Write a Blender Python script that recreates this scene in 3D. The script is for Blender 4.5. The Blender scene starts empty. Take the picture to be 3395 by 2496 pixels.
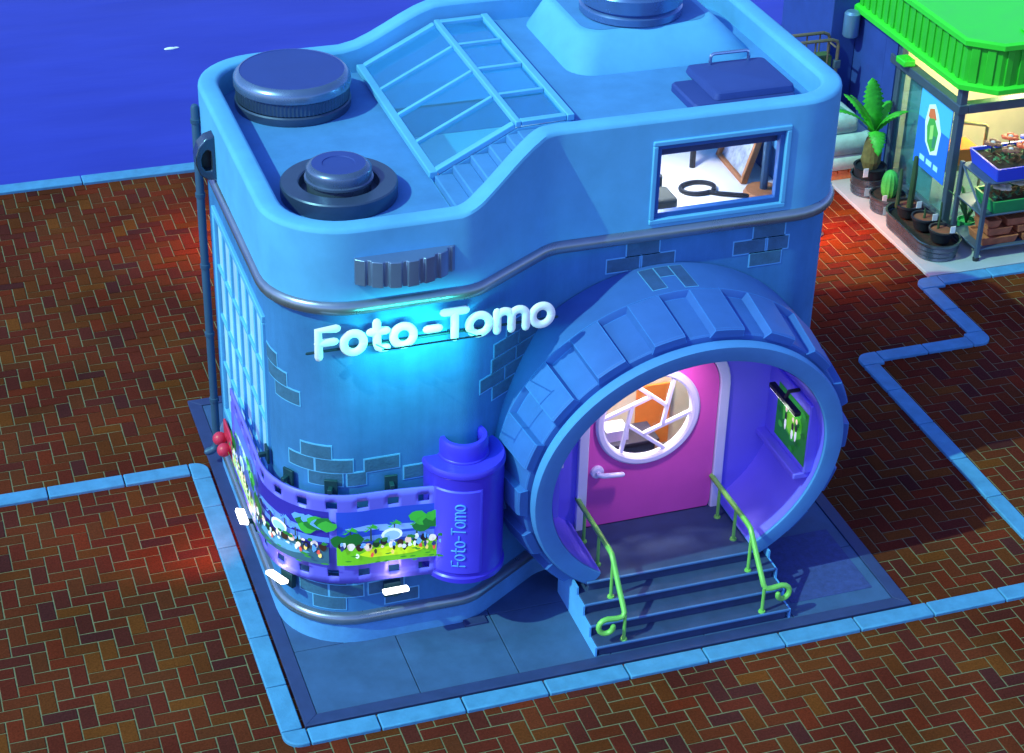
import bpy, math, random
from mathutils import Vector, Matrix
random.seed(7)
R = math.radians
sc = bpy.context.scene
col = sc.collection

# ------------------------------------------------------------------ camera
YAW, PIT, ROL = -0.3376, 0.5508, 0.0263
CAM = Vector((-3.4553, -16.5346, 15.0045)); FPX = 6525.0444; PW, PH = 3395.0, 2496.0
fwd = Vector((-math.sin(YAW)*math.cos(PIT), math.cos(YAW)*math.cos(PIT), -math.sin(PIT)))
rt0 = Vector((math.cos(YAW), math.sin(YAW), 0)); up0 = rt0.cross(fwd)
rgt = rt0*math.cos(ROL)+up0*math.sin(ROL); upv = up0*math.cos(ROL)-rt0*math.sin(ROL)
cd = bpy.data.cameras.new('camera'); cam = bpy.data.objects.new('camera', cd); col.objects.link(cam)
cd.sensor_fit = 'HORIZONTAL'; cd.sensor_width = 36.0; cd.lens = 36.0*FPX/PW
cd.clip_start = 0.1; cd.clip_end = 2000
m = Matrix(((rgt.x, upv.x, -fwd.x, CAM.x), (rgt.y, upv.y, -fwd.y, CAM.y), (rgt.z, upv.z, -fwd.z, CAM.z), (0, 0, 0, 1)))
cam.matrix_world = m
sc.camera = cam
def project(p):
    d = Vector(p)-CAM; z = d.dot(fwd)
    return PW/2+FPX*d.dot(rgt)/z, PH/2-FPX*d.dot(upv)/z, z

# ------------------------------------------------------------------ world, moonlight, exposure
SUN_DIR = Vector((0.95, 0.22, -1.0)).normalized()
w = bpy.data.worlds.new('World'); sc.world = w; w.use_nodes = True
nt = w.node_tree; nt.nodes.clear()
sky = nt.nodes.new('ShaderNodeTexSky'); sky.sky_type = 'NISHITA'; sky.sun_disc = False
sky.sun_elevation = math.asin(-SUN_DIR.z); sky.sun_rotation = math.atan2(-SUN_DIR.x, -SUN_DIR.y)
tint = nt.nodes.new('ShaderNodeMix'); tint.data_type = 'RGBA'; tint.blend_type = 'MULTIPLY'; tint.inputs[0].default_value = 1.0
tint.inputs[7].default_value = (0.60, 0.66, 1.08, 1)
bg = nt.nodes.new('ShaderNodeBackground'); bg.inputs[1].default_value = 0.165
ow = nt.nodes.new('ShaderNodeOutputWorld')
nt.links.new(sky.outputs[0], tint.inputs[6]); nt.links.new(tint.outputs[2], bg.inputs[0]); nt.links.new(bg.outputs[0], ow.inputs[0])
sd = bpy.data.lights.new('moon', 'SUN'); sd.energy = 2.65; sd.color = (0.46, 0.92, 0.60); sd.angle = R(0.6)
sun = bpy.data.objects.new('moon', sd); col.objects.link(sun)
sun.rotation_euler = (-SUN_DIR).to_track_quat('Z', 'Y').to_euler(); sun.location = (-8, -4, 20)
sc.view_settings.view_transform = 'Standard'; sc.view_settings.look = 'None'
sc.view_settings.exposure = 0.66; sc.view_settings.gamma = 1.0; sc.view_settings.use_curve_mapping = False
sc.cycles.use_denoising = True
sc.cycles.max_bounces = 8; sc.cycles.transparent_max_bounces = 12

# ------------------------------------------------------------------ materials
MATS = {}
def srgb(r, g, b):
    f = lambda c: ((c/255)/12.92 if c/255 <= 0.04045 else (((c/255)+0.055)/1.055)**2.4)
    return (f(r), f(g), f(b), 1)
def lin(r, g, b): return (r, g, b, 1)
def mat(name, c, rough=0.6, metal=0.0, var=0.12, scale=3.0, bump=0.0, bscale=60.0, spec=0.4, emit=None, estr=0.0, coat=0.0, edge=None, eradius=0.016, streak=0.0):
    if name in MATS: return MATS[name]
    mt = bpy.data.materials.new(name); mt.use_nodes = True; t = mt.node_tree; b = t.nodes['Principled BSDF']
    b.inputs['Roughness'].default_value = rough; b.inputs['Metallic'].default_value = metal
    b.inputs['Specular IOR Level'].default_value = spec; b.inputs['Coat Weight'].default_value = coat
    tc = t.nodes.new('ShaderNodeTexCoord')
    if var > 0:
        n = t.nodes.new('ShaderNodeTexNoise'); n.inputs['Scale'].default_value = scale; n.inputs['Detail'].default_value = 5; n.inputs['Roughness'].default_value = 0.65
        t.links.new(tc.outputs['Object'], n.inputs['Vector'])
        cr = t.nodes.new('ShaderNodeValToRGB')
        cr.color_ramp.elements[0].position = 0.3; cr.color_ramp.elements[1].position = 0.72
        cr.color_ramp.elements[0].color = tuple(max(0, x*(1-var)) for x in c[:3])+(1,)
        cr.color_ramp.elements[1].color = tuple(min(1, x*(1+var)) for x in c[:3])+(1,)
        t.links.new(n.outputs[0], cr.inputs[0]); t.links.new(cr.outputs[0], b.inputs['Base Color'])
        mr = t.nodes.new('ShaderNodeMapRange'); mr.inputs['To Min'].default_value = max(0.03, rough-0.1); mr.inputs['To Max'].default_value = min(1, rough+0.12)
        t.links.new(n.outputs[0], mr.inputs[0]); t.links.new(mr.outputs[0], b.inputs['Roughness'])
    else:
        b.inputs['Base Color'].default_value = c
    if streak > 0 and var > 0:   # faint rain streaks and uneven paint
        mp3 = t.nodes.new('ShaderNodeMapping'); mp3.inputs['Scale'].default_value = (5.0, 5.0, 0.45); t.links.new(tc.outputs['Object'], mp3.inputs[0])
        n3 = t.nodes.new('ShaderNodeTexNoise'); n3.inputs['Scale'].default_value = 1.3; n3.inputs['Detail'].default_value = 7; n3.inputs['Roughness'].default_value = 0.6
        t.links.new(mp3.outputs[0], n3.inputs['Vector'])
        mr3 = t.nodes.new('ShaderNodeMapRange'); mr3.inputs['From Min'].default_value = 0.35; mr3.inputs['From Max'].default_value = 0.65
        mr3.inputs['To Min'].default_value = 1-streak; mr3.inputs['To Max'].default_value = 1+streak*.5; t.links.new(n3.outputs[0], mr3.inputs[0])
        mu3 = t.nodes.new('ShaderNodeMix'); mu3.data_type = 'RGBA'; mu3.blend_type = 'MULTIPLY'; mu3.inputs[0].default_value = 1
        t.links.new(cr.outputs[0], mu3.inputs[6]); t.links.new(mr3.outputs[0], mu3.inputs[7]); t.links.new(mu3.outputs[2], b.inputs['Base Color'])
    if bump > 0:
        n2 = t.nodes.new('ShaderNodeTexNoise'); n2.inputs['Scale'].default_value = bscale; n2.inputs['Detail'].default_value = 4
        t.links.new(tc.outputs['Object'], n2.inputs['Vector'])
        bp = t.nodes.new('ShaderNodeBump'); bp.inputs['Strength'].default_value = bump; bp.inputs['Distance'].default_value = 0.02
        t.links.new(n2.outputs[0], bp.inputs['Height']); t.links.new(bp.outputs[0], b.inputs['Normal'])
    if emit is not None:
        b.inputs['Emission Color'].default_value = emit; b.inputs['Emission Strength'].default_value = estr
    if edge is not None:  # painted highlight: a lighter colour mixed in along the edges
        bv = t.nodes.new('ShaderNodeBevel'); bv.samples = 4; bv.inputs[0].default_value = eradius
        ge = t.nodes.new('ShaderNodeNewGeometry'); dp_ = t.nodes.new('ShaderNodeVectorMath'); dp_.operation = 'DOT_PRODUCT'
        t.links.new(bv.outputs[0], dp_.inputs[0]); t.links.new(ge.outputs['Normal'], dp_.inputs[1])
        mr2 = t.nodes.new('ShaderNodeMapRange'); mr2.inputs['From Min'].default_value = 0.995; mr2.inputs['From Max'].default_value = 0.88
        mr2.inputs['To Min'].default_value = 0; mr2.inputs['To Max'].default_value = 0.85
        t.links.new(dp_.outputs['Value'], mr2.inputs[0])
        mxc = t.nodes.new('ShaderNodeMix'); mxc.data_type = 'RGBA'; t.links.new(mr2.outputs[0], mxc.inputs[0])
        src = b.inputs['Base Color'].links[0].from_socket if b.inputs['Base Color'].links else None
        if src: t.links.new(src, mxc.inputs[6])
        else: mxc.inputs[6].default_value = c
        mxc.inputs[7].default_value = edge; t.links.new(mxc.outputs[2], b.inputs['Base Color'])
    MATS[name] = mt; return mt

def glass(name, tintc, gloss=0.12, rough=0.03, milk=0.0, milkc=(0.3, 0.65, 0.85, 1)):
    if name in MATS: return MATS[name]
    mt = bpy.data.materials.new(name); mt.use_nodes = True; t = mt.node_tree; t.nodes.clear()
    tr = t.nodes.new('ShaderNodeBsdfTransparent'); tr.inputs[0].default_value = tintc
    gl = t.nodes.new('ShaderNodeBsdfGlossy'); gl.inputs['Roughness'].default_value = rough
    lw = t.nodes.new('ShaderNodeLayerWeight'); lw.inputs[0].default_value = 0.5
    fr = t.nodes.new('ShaderNodeMath'); fr.operation = 'POWER'; fr.inputs[1].default_value = 4.0; t.links.new(lw.outputs['Facing'], fr.inputs[0])
    ad = t.nodes.new('ShaderNodeMath'); ad.operation = 'MULTIPLY_ADD'; ad.inputs[1].default_value = 0.6; ad.inputs[2].default_value = gloss
    mx = t.nodes.new('ShaderNodeMixShader'); o = t.nodes.new('ShaderNodeOutputMaterial')
    t.links.new(fr.outputs[0], ad.inputs[0]); t.links.new(ad.outputs[0], mx.inputs[0])
    t.links.new(tr.outputs[0], mx.inputs[1]); t.links.new(gl.outputs[0], mx.inputs[2])
    df = t.nodes.new('ShaderNodeBsdfDiffuse'); df.inputs[0].default_value = milkc
    m2 = t.nodes.new('ShaderNodeMixShader'); m2.inputs[0].default_value = milk
    t.links.new(mx.outputs[0], m2.inputs[1]); t.links.new(df.outputs[0], m2.inputs[2]); t.links.new(m2.outputs[0], o.inputs[0])
    MATS[name] = mt; return mt

def brick_mat(name, island):
    mt = bpy.data.materials.new(name); mt.use_nodes = True; t = mt.node_tree; b = t.nodes['Principled BSDF']
    if island:
        g = t.nodes.new('ShaderNodeNewGeometry'); rnd = g.outputs['Random Per Island']
    else:
        g = t.nodes.new('ShaderNodeObjectInfo'); rnd = g.outputs['Random']
    cr = t.nodes.new('ShaderNodeValToRGB'); cr.color_ramp.interpolation = 'CONSTANT'
    tones = [(0.0, (0.1012, 0.0166, 0.0101)), (0.22, (0.1102, 0.0220, 0.0095)), (0.40, (0.0824, 0.0161, 0.0122)), (0.54, (0.1080, 0.0273, 0.0086)),
             (0.68, (0.1289, 0.0199, 0.0089)), (0.78, (0.0977, 0.0239, 0.0101)), (0.92, (0.1323, 0.0361, 0.0089)), (0.955, (0.0643, 0.0151, 0.0144))]
    e = cr.color_ramp.elements
    e[0].position = 0; e[0].color = tones[0][1]+(1,); e[1].position = tones[1][0]; e[1].color = tones[1][1]+(1,)
    for p, c in tones[2:]:
        x = e.new(p); x.color = c+(1,)
    tc = t.nodes.new('ShaderNodeNewGeometry')
    n = t.nodes.new('ShaderNodeTexNoise'); n.inputs['Scale'].default_value = 38; n.inputs['Detail'].default_value = 6; n.inputs['Roughness'].default_value = 0.7
    t.links.new(tc.outputs['Position'], n.inputs['Vector'])
    mp = t.nodes.new('ShaderNodeMapRange'); mp.inputs['From Min'].default_value = 0.3; mp.inputs['From Max'].default_value = 0.7
    mp.inputs['To Min'].default_value = 0.68; mp.inputs['To Max'].default_value = 1.3
    t.links.new(n.outputs[0], mp.inputs[0])
    mu = t.nodes.new('ShaderNodeMix'); mu.data_type = 'RGBA'; mu.blend_type = 'MULTIPLY'; mu.inputs[0].default_value = 1
    t.links.new(rnd, cr.inputs[0]); t.links.new(cr.outputs[0], mu.inputs[6]); t.links.new(mp.outputs[0], mu.inputs[7])
    n4 = t.nodes.new('ShaderNodeTexNoise'); n4.inputs['Scale'].default_value = 0.55; n4.inputs['Detail'].default_value = 5; t.links.new(tc.outputs['Position'], n4.inputs['Vector'])
    mp4 = t.nodes.new('ShaderNodeMapRange'); mp4.inputs['From Min'].default_value = 0.32; mp4.inputs['From Max'].default_value = 0.68; mp4.inputs['To Min'].default_value = 0.74; mp4.inputs['To Max'].default_value = 1.18
    t.links.new(n4.outputs[0], mp4.inputs[0])
    mu4 = t.nodes.new('ShaderNodeMix'); mu4.data_type = 'RGBA'; mu4.blend_type = 'MULTIPLY'; mu4.inputs[0].default_value = 1
    t.links.new(mu.outputs[2], mu4.inputs[6]); t.links.new(mp4.outputs[0], mu4.inputs[7]); t.links.new(mu4.outputs[2], b.inputs['Base Color'])
    bp = t.nodes.new('ShaderNodeBump'); bp.inputs['Strength'].default_value = 0.35; bp.inputs['Distance'].default_value = 0.02
    t.links.new(n.outputs[0], bp.inputs['Height']); t.links.new(bp.outputs[0], b.inputs['Normal'])
    b.inputs['Roughness'].default_value = 0.85; b.inputs['Specular IOR Level'].default_value = 0.02
    MATS[name] = mt; return mt

def print_mat(name, rough=0.45, estr=0.0):
    """flat print: colours come from the picture's own colour attribute"""
    if name in MATS: return MATS[name]
    mt = bpy.data.materials.new(name); mt.use_nodes = True; t = mt.node_tree; b = t.nodes['Principled BSDF']
    a = t.nodes.new('ShaderNodeVertexColor'); a.layer_name = 'ink'
    t.links.new(a.outputs[0], b.inputs['Base Color']); b.inputs['Roughness'].default_value = rough
    b.inputs['Specular IOR Level'].default_value = 0.2
    if estr:  # print glows in its own colours, standing in for light on it
        t.links.new(a.outputs[0], b.inputs['Emission Color']); b.inputs['Emission Strength'].default_value = estr
    MATS[name] = mt; return mt

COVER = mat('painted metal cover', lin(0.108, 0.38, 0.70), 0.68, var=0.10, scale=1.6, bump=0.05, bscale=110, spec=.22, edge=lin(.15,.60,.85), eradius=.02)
BODY = mat('rendered wall', lin(0.050, 0.195, 0.47), 0.8, var=0.18, scale=1.0, bump=0.16, bscale=70, spec=.2, streak=.07)
PLINTH = mat('pale plinth', lin(0.10, 0.30, 0.62), 0.7, var=0.16, scale=3, bump=.1, spec=.2)
TRIM = mat('steel moulding', lin(0.26, 0.32, 0.40), 0.28, 0.75, var=0.08)
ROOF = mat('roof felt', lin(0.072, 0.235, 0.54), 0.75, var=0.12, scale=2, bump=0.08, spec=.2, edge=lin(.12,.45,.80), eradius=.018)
DIAL = mat('dark blued steel', lin(0.07, 0.11, 0.19), 0.34, 0.55, var=0.1, scale=4)
DIALTOP = mat('matt blue dial face', lin(0.030, 0.058, 0.27), 0.6, 0.1, var=0.06)
CHROME = mat('polished metal', lin(0.38, 0.55, 0.75), 0.18, 0.9, var=0.05)
BRICKW = mat('exposed wall brick', lin(0.040, 0.13, 0.25), 0.85, var=0.22, scale=6, bump=0.3, bscale=40)
MORTAR = mat('pale mortar', lin(0.12, 0.42, 0.76), 0.8, var=0.06)
MORTAR2 = mat('darker mortar', lin(0.09, 0.30, 0.62), 0.8, var=0.08)  # darker mortar tone for the lens barrel bricks
BRICKL = mat('lens barrel brick', lin(0.028, 0.078, 0.24), 0.85, var=0.18, scale=6, bump=0.25, bscale=40)
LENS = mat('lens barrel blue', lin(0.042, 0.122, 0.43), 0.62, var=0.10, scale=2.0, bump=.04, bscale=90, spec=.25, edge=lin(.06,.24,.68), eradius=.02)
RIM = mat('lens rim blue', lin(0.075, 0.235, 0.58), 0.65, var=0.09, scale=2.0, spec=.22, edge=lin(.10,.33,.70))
PORCH = mat('violet porch lining', lin(0.16, 0.13, 0.80), 0.6, var=0.05, scale=1.0)
DOORM = mat('magenta door', lin(0.66, 0.085, 0.44), 0.6, var=0.06, scale=2.0)
WHITE = mat('lavender white paint', lin(0.62, 0.62, 0.86), 0.4, var=0.04)
WHITE2 = mat('white letter enamel', lin(0.74, 0.78, 0.86), 0.5, var=0.04, emit=lin(0.8, 0.92, 1.0), estr=0.08)  # faint glow put into the enamel to brighten the letters
STEP = mat('slate steps', lin(0.030, 0.054, 0.145), 0.7, var=0.16, scale=5, bump=0.06, spec=.25)
SIDE = mat('step side', lin(0.10, 0.36, 0.80), 0.65, var=0.1)
SLAB = mat('paving slab', lin(0.038, 0.090, 0.225), 0.7, var=0.22, scale=1.6, bump=0.06)
SLABD = mat('dark stippled slab', lin(0.035, 0.055, 0.22), 0.8, var=0.25, scale=14, bump=0.2)
BORDER = mat('pad border', lin(0.024, 0.040, 0.14), 0.6, var=0.15, scale=6)
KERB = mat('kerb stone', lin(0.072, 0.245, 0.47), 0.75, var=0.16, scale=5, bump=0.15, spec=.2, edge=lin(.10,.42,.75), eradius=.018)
GROUT = mat('sandy grout', lin(0.17, 0.155, 0.085), 0.9, var=0.2, scale=20, bump=0.3)
FILM = mat('film strip', lin(0.17, 0.14, 0.80), 0.4, var=0.04)
CAN = mat('film canister', lin(0.055, 0.032, 0.62), 0.35, var=0.05, coat=0.2)
CANTXT = mat('canister lettering', lin(0.10, 0.30, 0.85), 0.5, var=0)
IRON = mat('dark bracket iron', lin(0.012, 0.055, 0.075), 0.5, 0.3, var=0.1)
RAIL = mat('green enamel rail', lin(0.20, 0.56, 0.11), 0.38, 0.1, var=0.08)
PIPE = mat('grey blue drainpipe', lin(0.04, 0.10, 0.19), 0.5, 0.3, var=0.08)
REDM = mat('red inlet', lin(0.62, 0.03, 0.08), 0.4, var=0.08)
BLACK = mat('black plastic', lin(0.012, 0.015, 0.022), 0.5, var=0.1)
CREAM = mat('cream plaster', lin(0.78, 0.66, 0.46), 0.8, var=0.05)
FLOORW = mat('white studio floor', lin(0.85, 0.82, 0.80), 0.6, var=0.03)
WOOD = mat('pale wood', lin(0.42, 0.17, 0.07), 0.55, var=0.2, scale=8)
PINK = mat('pink plastic', lin(0.75, 0.08, 0.2), 0.5, var=0.04)
GREYF = mat('grey fabric', lin(0.06, 0.065, 0.06), 0.9, var=0.15)
ORANGE = mat('orange print', lin(0.8, 0.22, 0.04), 0.6, var=0.1)
INK = mat('dark counter', lin(0.03, 0.03, 0.06), 0.5, var=0.1)
LAMPW = mat('lit lamp face', lin(0.9, 0.9, 0.9), 0.5, var=0, emit=lin(1, 0.97, 0.95), estr=2.5)
LAMPO = mat('added amber lamp', lin(0.9, 0.6, 0.3), 0.5, var=0, emit=lin(1, 0.45, 0.15), estr=4)
GLASSV = glass('window glass', lin(0.92, 0.97, 1.0), 0.03)
GLASSS = glass('skylight glass', lin(0.42, 0.84, 1.0), 0.06, milk=0.13, milkc=(.12,.42,.60,1))
GLASSC = glass('shop glass', lin(0.75, 0.92, 0.95), 0.06, milk=0.12, milkc=(.2,.45,.5,1))

# ------------------------------------------------------------------ mesh helpers
ORG = {}
def ob(name, data, parent=None, loc=None):
    o = bpy.data.objects.new(name, data); col.objects.link(o)
    if parent is not None: o.parent = parent
    if loc is not None: o.location = loc
    return o
def thing(name, loc, label, cat, group=None):
    o = ob(name, None, None, loc); o.empty_display_size = 0.2; ORG[o.name] = Vector(loc)
    o['label'] = label; o['category'] = cat
    if group: o['group'] = group
    return o
class MB:
    def __init__(s): s.v = []; s.f = []; s.c = None
    def add(s, vs, fs):
        n = len(s.v); s.v += [tuple(p) for p in vs]; s.f += [tuple(i+n for i in f) for f in fs]; return s
    def box(s, x0, x1, y0, y1, z0, z1):
        return s.add([(x0,y0,z0),(x1,y0,z0),(x1,y1,z0),(x0,y1,z0),(x0,y0,z1),(x1,y0,z1),(x1,y1,z1),(x0,y1,z1)],
                     [(0,3,2,1),(4,5,6,7),(0,1,5,4),(1,2,6,5),(2,3,7,6),(3,0,4,7)])
    def bar(s, a, b, wd, ht, up=(0,0,1)):
        a = Vector(a); b = Vector(b); d = (b-a).normalized(); u = Vector(up)
        sd_ = d.cross(u).normalized()*wd/2; uu = sd_.cross(d).normalized()*ht/2
        vs = [p+q for p in (a, b) for q in (-sd_-uu, sd_-uu, sd_+uu, -sd_+uu)]
        return s.add(vs, [(0,1,2,3),(7,6,5,4),(0,4,5,1),(1,5,6,2),(2,6,7,3),(3,7,4,0)])
    def prism(s, poly, z0, z1):
        n = len(poly)
        vs = [(x,y,z0) for x,y in poly]+[(x,y,z1) for x,y in poly]
        return s.add(vs, [tuple(range(n))[::-1], tuple(range(n,2*n))]+[(i,(i+1)%n,(i+1)%n+n,i+n) for i in range(n)])
    def slab(s, pts, d):
        """closed polygon pts in 3-D pushed along d"""
        n = len(pts); d = Vector(d)
        vs = [Vector(p) for p in pts]+[Vector(p)+d for p in pts]
        return s.add(vs, [tuple(range(n)), tuple(range(2*n-1,n-1,-1))]+[((i+1)%n,i,i+n,(i+1)%n+n) for i in range(n)])
    def lathe(s, prof, c, n=32, axis='Z', a0=0.0, a1=None, wob=None):
        """prof: list of (r, h)"""
        full = a1 is None; a1 = 2*math.pi if full else a1
        m_ = n if full else n+1; k = len(prof); vs = []
        for i in range(m_):
            a = a0+(a1-a0)*i/n
            for j, (r, h) in enumerate(prof):
                if wob: r = r*wob(i, j)
                if axis == 'Z': vs.append((c[0]+r*math.cos(a), c[1]+r*math.sin(a), c[2]+h))
                elif axis == 'Y': vs.append((c[0]+r*math.cos(a), c[1]+h, c[2]+r*math.sin(a)))
                else: vs.append((c[0]+h, c[1]+r*math.cos(a), c[2]+r*math.sin(a)))
        fs = []
        for i in range(n):
            i2 = (i+1) % m_
            for j in range(k-1):
                q = (i*k+j, i2*k+j, i2*k+j+1, i*k+j+1)
                fs.append(q if axis == 'Z' else q[::-1] if axis == 'Y' else q)
        return s.add(vs, fs)
    def tube(s, pts, r, n=8, cap=True, flat=None):
        pts = [Vector(p) for p in pts]; N = len(pts); rr = r if isinstance(r, (list, tuple)) else [r]*N
        tans = []
        for i in range(N):
            t = (pts[min(i+1, N-1)]-pts[max(i-1, 0)]); tans.append(t.normalized() if t.length > 1e-9 else Vector((0, 0, 1)))
        ref = Vector((0, 0, 1)) if abs(tans[0].z) < 0.9 else Vector((1, 0, 0))
        u = tans[0].cross(ref).normalized(); rings = []
        for i in range(N):
            u = (u-tans[i]*u.dot(tans[i])).normalized(); v = tans[i].cross(u)
            rings.append([pts[i]+(u*math.cos(2*math.pi*k/n)+v*math.sin(2*math.pi*k/n))*rr[i] for k in range(n)])
        if cap:   # rounded ends
            def capring(i, sgn, f, g): return [pts[i]+(p-pts[i])*f+tans[i]*sgn*rr[i]*g for p in rings[i]]
            rings = [capring(0,-1,.15,1.0), capring(0,-1,.7,.71)]+rings+[capring(N-1,1,.7,.71), capring(N-1,1,.15,1.0)]
        vs = [p for rg in rings for p in rg]
        if flat is not None:   # squash about a y plane
            vs = [Vector((p.x, flat[0]+(p.y-flat[0])*flat[1], p.z)) for p in vs]
        fs = []
        for i in range(len(rings)-1):
            for k in range(n):
                fs.append((i*n+k, i*n+(k+1)%n, (i+1)*n+(k+1)%n, (i+1)*n+k))
        fs += [tuple(range(n))[::-1], tuple(range((len(rings)-1)*n, len(rings)*n))]
        return s.add(vs, fs)
    def ball(s, c, r, nu=12, nv=8, sc3=(1,1,1)):
        vs = []; fs = []
        for j in range(nv+1):
            t = math.pi*j/nv
            for i in range(nu):
                p = 2*math.pi*i/nu
                vs.append((c[0]+r*sc3[0]*math.sin(t)*math.cos(p), c[1]+r*sc3[1]*math.sin(t)*math.sin(p), c[2]+r*sc3[2]*math.cos(t)))
        for j in range(nv):
            for i in range(nu):
                fs.append((j*nu+i, (j+1)*nu+i, (j+1)*nu+(i+1)%nu, j*nu+(i+1)%nu))
        return s.add(vs, fs)
    def build(s, name, material, parent=None, bevel=0.0, smooth=True, ang=35, seg=2, solid=0.0, origin=None):
        o0 = Vector((0,0,0))
        if parent is not None:
            root = parent
            while root.parent is not None: root = root.parent
            o0 = ORG.get(root.name, Vector((0,0,0)))
        elif origin is not None: o0 = Vector(origin)
        me = bpy.data.meshes.new(name)
        me.from_pydata([tuple(Vector(p)-o0) for p in s.v], [], s.f)
        me.validate(); me.update()
        me.materials.append(material)
        if s.c is not None:
            ca = me.color_attributes.new('ink', 'BYTE_COLOR', 'CORNER')
            for poly in me.polygons:
                cc = s.c[poly.index]
                for li in poly.loop_indices: ca.data[li].color_srgb = cc
        if smooth:
            me.shade_smooth(); me.set_sharp_from_angle(angle=R(ang))
        o = ob(name, me, parent)
        if parent is None:
            o.location = o0; ORG[o.name] = o0
        if solid:
            md = o.modifiers.new('thickness', 'SOLIDIFY'); md.thickness = solid; md.offset = 0
        if bevel > 0:
            md = o.modifiers.new('edge', 'BEVEL'); md.width = bevel; md.segments = seg; md.limit_method = 'ANGLE'; md.angle_limit = R(40)
        return o
def fix_normals(o):
    import bmesh
    bm = bmesh.new(); bm.from_mesh(o.data); bmesh.ops.recalc_face_normals(bm, faces=bm.faces); bm.to_mesh(o.data); bm.free()
    return o
def tag(o, label, cat, group=None):
    o['label'] = label; o['category'] = cat
    if group: o['group'] = group
    return o
def struct(o): o['kind'] = 'structure'; return o
def lamp(name, loc, watts, color, parent=None, size=0.05, kind='POINT', aim=None, spot=60, blend=0.5):
    ld = bpy.data.lights.new(name, kind); ld.energy = watts; ld.color = color
    if kind in ('POINT', 'SPOT'): ld.shadow_soft_size = size
    if kind == 'AREA': ld.size = size
    if kind == 'SPOT': ld.spot_size = R(spot); ld.spot_blend = blend
    o = ob(name, ld)
    o.location = loc
    if aim is not None: o.rotation_euler = (Vector(loc)-Vector(aim)).to_track_quat('Z', 'Y').to_euler()
    if parent is not None:
        root = parent
        while root.parent is not None: root = root.parent
        o.parent = parent; o.location = Vector(loc)-ORG[root.name]
    return o

# ------------------------------------------------------------------ the ground, the sea and the brick paving
SEA_Y = 14.53
g = MB(); g.add([(-60,-40,-.011),(80,-40,-.011),(80,SEA_Y+.05,-.011),(-60,SEA_Y+.05,-.011),(-60,SEA_Y+.05,-4),(80,SEA_Y+.05,-4)],[(0,1,2,3),(3,2,5,4)])
ground = struct(g.build('ground', GROUT, smooth=False))
seam = bpy.data.materials.new('sea water'); seam.use_nodes = True
t = seam.node_tree; b = t.nodes['Principled BSDF']; b.inputs['Base Color'].default_value = (0.030, 0.050, 0.62, 1)
b.inputs['Roughness'].default_value = 0.35; b.inputs['Specular IOR Level'].default_value = 0.25
gm = t.nodes.new('ShaderNodeNewGeometry'); mpn = t.nodes.new('ShaderNodeMapping'); mpn.inputs['Scale'].default_value = (0.25, 0.8, 1)
nz = t.nodes.new('ShaderNodeTexNoise'); nz.inputs['Scale'].default_value = 1.4; nz.inputs['Detail'].default_value = 6
bpn = t.nodes.new('ShaderNodeBump'); bpn.inputs['Strength'].default_value = 0.07; bpn.inputs['Distance'].default_value = 0.15
t.links.new(gm.outputs['Position'], mpn.inputs[0]); t.links.new(mpn.outputs[0], nz.inputs['Vector']); t.links.new(nz.outputs[0], bpn.inputs['Height']); t.links.new(bpn.outputs[0], b.inputs['Normal'])
crn = t.nodes.new('ShaderNodeValToRGB'); crn.color_ramp.elements[0].color = (0.016, 0.027, 0.35, 1); crn.color_ramp.elements[1].color = (0.022, 0.037, 0.43, 1)
crn.color_ramp.elements[0].position = 0.3; crn.color_ramp.elements[1].position = 0.75
t.links.new(nz.outputs[0], crn.inputs[0]); t.links.new(crn.outputs[0], b.inputs['Base Color'])
g = MB(); g.add([(-900,SEA_Y-2,-1.0),(900,SEA_Y-2,-1.0),(900,1500,-1.0),(-900,1500,-1.0)],[(0,1,2,3)])
struct(g.build('sea', seam, smooth=False))
# a small sparkle of light far out, modelled as a white fleck
g = MB()
fx, fy = 2.45, 22.6
g.ball((fx, fy, -0.99), 0.13, 14, 6, (1.0, 0.35, 0.25)); g.ball((fx+.12, fy+.02, -0.99), 0.08, 10, 6, (1, .35, .25))
tag(g.build('glint', mat('sea glint', lin(.8,.85,.95), .8, var=.05), origin=(fx, fy, -1)), 'tiny white fleck modelled as a sparkle of light on the dark blue sea', 'glint')

PAD = (0.0, 7.644, 0.0, 7.138)
WX, WY = 0.2, 0.1865; OX, OY = 0.01, -0.014
paving = struct(ob('brick_paving', None, None, (0,0,0))); ORG[paving.name] = Vector((0,0,0))
def brick_geo(w_, h_):
    a, b_ = w_/2-.0085, h_/2-.0085; c_ = .006; zt = 0.0; zb = -.05
    vs = [(-a,-b_,zb),(a,-b_,zb),(a,b_,zb),(-a,b_,zb),(-a,-b_,zt-c_),(a,-b_,zt-c_),(a,b_,zt-c_),(-a,b_,zt-c_),
          (-a+c_,-b_+c_,zt),(a-c_,-b_+c_,zt),(a-c_,b_-c_,zt),(-a+c_,b_-c_,zt)]
    fs = [(0,1,5,4),(1,2,6,5),(2,3,7,6),(3,0,4,7),(4,5,9,8),(5,6,10,9),(6,7,11,10),(7,4,8,11),(8,9,10,11)]
    return vs, fs
GH, GV = brick_geo(2*WX, WY), brick_geo(WX, 2*WY)
BRM = brick_mat('paving brick', False); BRI = brick_mat('paving brick mass', True)
def bmesh_of(name, gg):
    me = bpy.data.meshes.new(name); me.from_pydata(gg[0], [], gg[1]); me.update(); me.materials.append(BRM); return me
MH, MV = bmesh_of('brick_long', GH), bmesh_of('brick_cross', GV)
SHOPSLAB = (12.0, 19.0, 7.46, 14.4)
cells = []
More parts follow.
